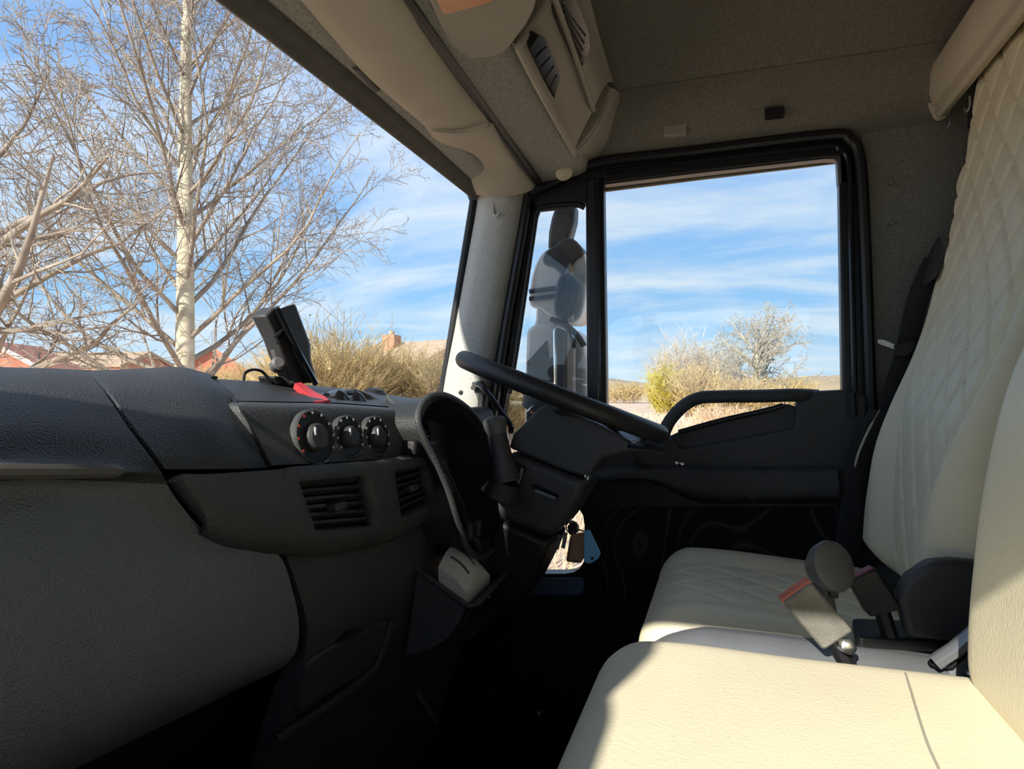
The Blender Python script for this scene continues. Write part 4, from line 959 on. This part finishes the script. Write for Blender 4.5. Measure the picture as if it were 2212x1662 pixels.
obj('shell_edge', MB().prism(PXo([(1182, 776), (1198, 770), (1200, 940), (1178, 940)], XM-.008), (.02, 0, 0)), M['mdark'], mi, bevel=.003)
settle(mi, P(1200, 960, x=XM+.1))
m2_ = mi.copy(); COL.objects.link(m2_); m2_.scale = (-1, 1, 1); m2_.location.x = 1.45-mi.location.x; m2_.location.y += -.06; m2_.location.z -= .08  # out-of-view mirrored copy, added and shifted to shade the passenger cushion
tag(m2_, 'added unseen mirror copy outside the passenger window, placed to shade the passenger cushion front', 'mirror')
for c in list(mi.children):
    k_ = c.copy(); COL.objects.link(k_); k_.parent = m2_

# ------------------------------------------------------------------ outside: ground
gm = MB(); rows = []
xs = [-14, -6, -2, 1, 4, 8, 14, 22, 34, 50, 75, 110, 170, 300]
ys = [-220, -120, -60, -30, -14, -6, 0, 6, 14, 30, 60, 120, 220, 320]
for x in xs:
    rows.append([Vector((x, y, .15*math.sin(x*.21)*math.sin(y*.17) if x > 6 else 0)) for y in ys])
gr_ = struct('ground', gm.grid(net(rows, 4)), M['meadow'], 'dry pale meadow outside the truck')
hm = MB(); rows = []
for i, (f, h) in enumerate(((0, -3), (.3, 2.5), (.6, 5), (1, 6.2))):
    r = []
    for j in range(41):
        an = math.radians(-50+140*j/40); rad = 230+60*f
        r.append(Vector((rad*math.cos(an), rad*math.sin(an), h*(1+.25*math.sin(j*.7)+.18*math.sin(j*1.9)))))
    rows.append(r)
tag(obj('hill_ridge', hm.grid(rows), M['hill']), 'low brown hill ridge along the horizon', 'hill', kind='structure')
# grass blades, uncountable
rg = random.Random(3); vv = []; ff = []
for _ in range(42000):
    u = rg.random(); x = 2.6+u*u*42; y = (rg.random()*1.25-.42)*(x*1.0+3)
    h = (.12+.28*rg.random())*(1.0 if x > 8 else .6); a = rg.random()*math.pi; wdt = .006+.010*rg.random()+x*.0006
    k = len(vv); lx, ly = (rg.random()-.5)*.25*h*3, (rg.random()-.5)*.25*h*3
    zz = .15*math.sin(x*.21)*math.sin(y*.17) if x > 6 else 0
    vv += [(x-wdt*math.cos(a), y-wdt*math.sin(a), zz), (x+wdt*math.cos(a), y+wdt*math.sin(a), zz), (x+lx, y+ly, zz+h)]
    ff.append((k, k+1, k+2))
mg = MB(); mg.add(vv, ff)
tag(obj('meadow_grass', mg, M['blade'], smooth=False), 'dry straw coloured grass of the meadow', 'grass', kind='stuff')

# ------------------------------------------------------------------ trees
def rot(v, ax_, an): return Matrix.Rotation(an, 3, ax_) @ v
def grow(mb, rg, p, d, ln, r, lvl, spec):
    """one limb as a tapering tube with side shoots"""
    seg = max(3, int(spec['seg'][lvl])); pts = [p.copy()]; rs = [r]; q = p.copy(); dd = d.copy()
    for i in range(seg):
        dd = (dd+Vector((rg.gauss(0, 1), rg.gauss(0, 1), rg.gauss(0, 1)))*spec['wob'][lvl]+Vector((0, 0, spec['up'][lvl]))).normalized()
        q = q+dd*(ln/seg); pts.append(q.copy()); rs.append(max(spec['rmin'], r*(1-.85*(i+1)/seg)))
    mb.tube(pts, rs, 7 if lvl == 0 else (4 if lvl == 1 else 3), cap=False)
    if lvl+1 < len(spec['n']):
        for k in range(spec['n'][lvl+1]):
            f = spec['start'][lvl+1]+(1-spec['start'][lvl+1])*(k+rg.random())/spec['n'][lvl+1]
            i = min(seg-1, int(f*seg)); g_ = f*seg-i; pp = pts[i].lerp(pts[i+1], g_); rr = rs[i]*(1-g_)+rs[i+1]*g_
            dv_ = (pts[i+1]-pts[i]).normalized(); o_ = rot(dv_.orthogonal().normalized(), dv_, rg.random()*6.283)
            an = math.radians(rg.uniform(*spec['ang'][lvl+1])); nd = dv_*math.cos(an)+o_*math.sin(an)
            grow(mb, rg, pp, nd, ln*spec['len'][lvl+1]*rg.uniform(.6, 1.15)*(1.15-.6*f), max(spec['rmin'], rr*spec['rad'][lvl+1]), lvl+1, spec)
spec1 = dict(seg=[8, 6, 4, 3], wob=[.09, .14, .18, .2], up=[.07, .06, .03, .0], n=[1, 12, 7, 4], start=[0, .12, .10, .15], ang=[(0, 0), (28, 58), (25, 60), (25, 60)], len=[1, .46, .45, .5], rad=[1, .5, .55, .6], rmin=.0048)
# the tall straight tree in front of the windscreen
def tall_tree(label, base, hgt, r0, lean, nb, spec, seed, lmin, lmax, zmin, lim=None):
    rg = random.Random(seed); t = thing('bare_tree', label, 'tree', 'bare trees around the truck')
    mb = MB(); pts = []; rs = []; ns = 22
    for i in range(ns+1):
        f = i/ns; pts.append(base+Vector((lean[0]*f+.05*math.sin(f*9), lean[1]*f+.05*math.sin(f*7+1), hgt*f))); rs.append(max(.02, r0*(1-f)**.8+.0))
    mb.tube(pts, rs, 12); obj('trunk', mb, M['bark'], t)
    for k in range(nb):
        f = zmin+(.97-zmin)*((k+.5)/nb)**1.05; i = min(ns-1, int(f*ns)); p = pts[i].lerp(pts[i+1], f*ns-i)
        an = k*2.399+rg.random()*.6; el = math.radians(rg.uniform(22, 42)+26*f)
        d = Vector((math.cos(an)*math.cos(el), math.sin(an)*math.cos(el), math.sin(el)))
        ln = (lmax*(1-f)**.75+lmin)*rg.uniform(.8, 1.15)
        m2 = MB(); grow(m2, rg, p, d, ln, max(.018, rs[i]*.30), 0, spec); obj('branch', m2, M['twig'], t, angle=80)
    settle(t, base); return t
tb0 = P(396, 838, t=12.0); tb0.z = 0
tall_tree('tall bare tree with pale straight trunk standing ahead of the windscreen', tb0, 13.5, .205, (.0, -.1), 54, spec1, 5, 1.0, 5.6, .10)
# spreading tree at the left edge, trunk out of view
spec2 = dict(seg=[9, 7, 5, 3], wob=[.16, .2, .22, .22], up=[.05, .05, .03, .0], n=[1, 9, 7, 5], start=[0, .2, .12, .15], ang=[(0, 0), (28, 62), (25, 65), (25, 60)], len=[1, .5, .5, .5], rad=[1, .55, .55, .6], rmin=.0045)
rg = random.Random(11); lt = thing('bare_tree', 'spreading bare tree at the far left edge with thick crooked limbs', 'tree', 'bare trees around the truck')
lb = P(-150, 838, t=9.0); lb.z = 0
mb = MB().tube([lb, lb+Vector((.03, -.03, 1.0)), lb+Vector((0, .0, 2.2)), lb+Vector((.1, -.1, 3.2))], [.30, .25, .22, .17], 12); obj('trunk', mb, M['bark'], lt)
rt_ = RV
for (h, dr_, up_, ln, r) in ((2.1, 1, .55, 4.4, .11), (2.6, .9, .95, 4.2, .10), (1.9, 1.0, .25, 3.4, .085), (3.0, .5, 1.2, 4.0, .09), (3.1, .1, 1.3, 4.0, .08), (2.9, -.6, .9, 3.5, .08), (2.5, .7, .62, 3.8, .07), (1.5, .9, .75, 3.2, .06)):
    d = (rt_*dr_+CV*rg.uniform(-.35, .35)+Vector((0, 0, up_))).normalized()
    m2 = MB(); grow(m2, rg, lb+Vector((0, 0, h)), d, ln, r, 0, spec2); obj('branch', m2, M['twig'], lt, angle=80)
settle(lt, lb)
# oak on the meadow
spec3 = dict(seg=[7, 6, 4, 3], wob=[.16, .2, .22, .22], up=[.01, .01, .01, .0], n=[1, 9, 6, 4], start=[0, .2, .15, .15], ang=[(0, 0), (28, 60), (25, 60), (25, 60)], len=[1, .55, .5, .5], rad=[1, .55, .6, .7], rmin=.011)
rg = random.Random(21); ok = thing('bare_tree', 'round headed bare tree on the meadow seen through the door window', 'tree', 'bare trees around the truck')
ob = P(1636, 838, t=48); ob.z = 0
obj('trunk', MB().tube([ob, ob+Vector((0, 0, 2)), ob+Vector((.1, 0, 3.6)), ob+Vector((0, .1, 5.2))], [.34, .28, .24, .14], 10), M['bark'], ok)
for k in range(24):
    an = k*2.399; h = 2.3+2.5*k/24; el = math.radians(4+72*k/24+rg.uniform(-8, 8))
    d = Vector((math.cos(an)*math.cos(el), math.sin(an)*math.cos(el), math.sin(el)))
    m2 = MB(); grow(m2, rg, ob+Vector((0, 0, h)), d, (4.7-1.1*k/24)*rg.uniform(.85, 1.1), .10, 0, spec3); obj('branch', m2, M['oakb'], ok, angle=80)
def leafy(rg, n, c, sx, sz, size):
    mb = MB()
    for _ in range(n):
        p = c+Vector((rg.gauss(0, sx), rg.gauss(0, sx), rg.gauss(0, sz))); a = Vector((rg.gauss(0, 1), rg.gauss(0, 1), rg.gauss(0, 1))).normalized()*size
        b = Vector((rg.gauss(0, 1), rg.gauss(0, 1), rg.gauss(0, 1))).normalized()*size
        mb.add([p, p+a, p+a+b, p+b], [(0, 1, 2, 3)])
    return mb
tag(obj('ivy', leafy(rg, 420, ob+Vector((.3, -.45, 4.3)), .28, .8, .16), M['ivy'], ok, smooth=False), 'dark ivy clump on the limbs')
settle(ok, ob)
# shrubs
def shrub(label, px, t, wd, hg, n, m, seed, spread=.5, upr=.9, thick=.012, base=.0, grp='shrubs on the meadow', py=None, leaves=0, lm=None):
    rg = random.Random(seed); s_ = thing('shrub', label, 'shrub', grp); b = P(px, 838, t=t); b.z = base
    mb = MB()
    for _ in range(n):
        a = rg.random()*6.283; rr = wd*math.sqrt(rg.random())*.5; p = b+Vector((math.cos(a)*rr*.6, math.sin(a)*rr*.6, rg.random()*hg*.45))
        d = Vector((math.cos(a)*spread*rr/wd*2+rg.gauss(0, .25), math.sin(a)*spread*rr/wd*2+rg.gauss(0, .25), upr)).normalized()
        ln = hg*rg.uniform(.35, .62)*(1-.35*(2*rr/wd)**2); q1 = p+d*ln*.5+Vector((rg.gauss(0, .06), rg.gauss(0, .06), 0))*ln; q2 = p+d*ln+Vector((rg.gauss(0, .12), rg.gauss(0, .12), 0))*ln
        mb.tube([p, q1, q2], [thick*1.4, thick, thick*.5], 3, cap=False)
        for _k in range(3):
            f = rg.uniform(.3, .9); s0 = p.lerp(q2, f); e = s0+(d+Vector((rg.gauss(0, .6), rg.gauss(0, .6), rg.gauss(0, .3)))).normalized()*ln*.35
            mb.tube([s0, e], [thick*.8, thick*.4], 3, cap=False)
    obj('stems', mb, m, s_)
    if leaves:
        mb = leafy(rg, leaves, b+Vector((0, 0, hg*.42)), wd*.19, hg*.15, .03*math.sqrt(t/10)+.03)
        obj('foliage', mb, lm or m, s_, smooth=False)
    settle(s_, b); return s_
shrub('yellow green bush on the meadow left of the round headed tree', 1440, 44, 2.5, 4.0, 380, M['shruby'], 31, .45, .9, .022, leaves=900)
shrub('tall pale leafless thicket behind the yellow green bush', 1478, 50, 5.6, 6.8, 420, M['shrubp'], 32, .5, 1.2, .022)
shrub('pale bare thicket touching the left side of the round headed tree', 1545, 52, 5.0, 6.0, 340, M['shrubp'], 33, .5, 1.1, .022, leaves=0)
shrub('tan low bush right of the yellow green bush', 1505, 42, 3.6, 4.1, 320, M['shrubt'], 34, .6, .8, .020, leaves=500)
shrub('tan low scrub at the foot of the round headed tree', 1590, 46, 5.2, 3.4, 420, M['shrubt'], 35, .6, .7, .020, leaves=500)
shrub('tan low scrub right of the round headed tree', 1705, 46, 5.0, 3.3, 420, M['shrubt'], 36, .6, .7, .020, leaves=500)
shrub('distant brown scrub beside the division post', 1345, 80, 8, 3.2, 300, M['shrubt'], 37, .7, .6, .03, leaves=600)
shrub('pale thorny scrub seen through the door grab handle', 1560, 30, 4.2, 1.4, 240, M['blade'], 38, .7, .6, .012, leaves=0)
for i, (px, t, wd, hg, lab) in enumerate(((715, 20, 3.6, 4.1, 'tallest tan hedge bush right of the phone cradle'), (660, 23, 3.6, 3.6, 'tan hedge bush partly behind the phone cradle'), (775, 22, 3.6, 3.5, 'tan hedge bush left of the chimney'),
        (835, 24, 3.6, 3.4, 'tan hedge bush right in front of the chimney'), (895, 23, 3.6, 3.3, 'tan hedge bush just right of the chimney'), (950, 22, 3.6, 3.3, 'tan hedge bush touching the windscreen pillar'),
        (1010, 24, 3.4, 2.7, 'tan hedge bush behind the pillar'), (1085, 24, 3.4, 2.5, 'tan hedge bush showing low in the quarter window'), (575, 26, 3.4, 3.0, 'tan bush left of the phone cradle'), (470, 28, 3.6, 3.0, 'tan bush behind the tall trunk'), (300, 26, 3.8, 2.7, 'tan bush between the tall trunk and red roof'), (200, 27, 3.8, 2.6, 'tan bush in front of the long brick house'))):
    shrub(lab, px, t, wd, hg*1.14, 800, M['shrubt'], 50+i, .7, .75, .0115, grp='hedge bushes ahead of the truck', leaves=800)

# ------------------------------------------------------------------ houses
def house(label, px, t, wd, dp_, eave, ridge, yaw, wall_m, roof_m, gable=True, chim=None):
    h = thing('house', label, 'house', 'houses beyond the hedge'); b = P(px, 838, t=t); b.z = 0
    m = Matrix.Rotation(yaw, 3, 'Z')
    def W(x, y, z): return b+m @ Vector((x, y, z))
    w2, d2 = wd/2, dp_/2
    obj('wall', MB().prism([W(-w2, -d2, 0), W(w2, -d2, 0), W(w2, -d2, eave), W(0, -d2, ridge-.05), W(-w2, -d2, eave)], (m @ Vector((0, dp_, 0)))), wall_m, h, smooth=False)
    for s_ in (-1, 1):
        a = MB().prism([W(0, -d2-.3, ridge), W(s_*(w2+.35), -d2-.3, eave-.25), W(s_*(w2+.35), -d2-.3, eave-.05), W(0, -d2-.3, ridge+.2)], (m @ Vector((0, dp_+.6, 0))))
        obj('roof_slope', a, roof_m, h, smooth=False)
        obj('gable_board', MB().prism([W(0, -d2-.34, ridge-.2), W(s_*(w2+.35), -d2-.34, eave-.45), W(s_*(w2+.35), -d2-.34, eave-.05), W(0, -d2-.34, ridge+.2)], (m @ Vector((0, .04, 0)))), M['white'] if t < 56 and px < 100 else roof_m, h, smooth=False)
    for x in (-w2*.45, w2*.45):
        f = obj('window', MB().prism([W(x-.5, -d2-.05, eave-1.6), W(x+.5, -d2-.05, eave-1.6), W(x+.5, -d2-.05, eave-.4), W(x-.5, -d2-.05, eave-.4)], (m @ Vector((0, .06, 0)))), M['white'], h, smooth=False)
        obj('pane', MB().prism([W(x-.4, -d2-.07, eave-1.5), W(x+.4, -d2-.07, eave-1.5), W(x+.4, -d2-.07, eave-.5), W(x-.4, -d2-.07, eave-.5)], (m @ Vector((0, .03, 0)))), M['pane'], f, smooth=False)
    if chim:
        c = W(*chim[:2], 0); z0, z1, cw = chim[2:]
        ch = obj('chimney', MB().box((c.x, c.y, (z0+z1)/2), (cw, cw, z1-z0)), wall_m, h, smooth=False)
        obj('chimney_pot', MB().lathe((c.x, c.y, z1), (0, 0, 1), [(0, cw*.22), (.4, cw*.18)], 10), roof_m, ch)
    settle(h, b)
house('house with orange red gable wall at the left edge', 40, 55, 7, 8, 3.6, 5.6, -1.0, M['roof'], M['roof'])
house('long brick house behind the spreading tree', 215, 78, 9, 14, 4.6, 6.2, .15, M['brick'], M['roofb'])
house('small red gabled house just right of the tall trunk', 462, 55, 5.6, 8, 3.2, 5.2, -.85, M['roof'], M['roof'])
house('brown roofed house with pale chimney behind the hedge', 900, 60, 9, 12, 4.4, 6.2, -.35, M['brick'], M['roofb'], chim=(-1.4, 2, 5.0, 7.0, 1.3))
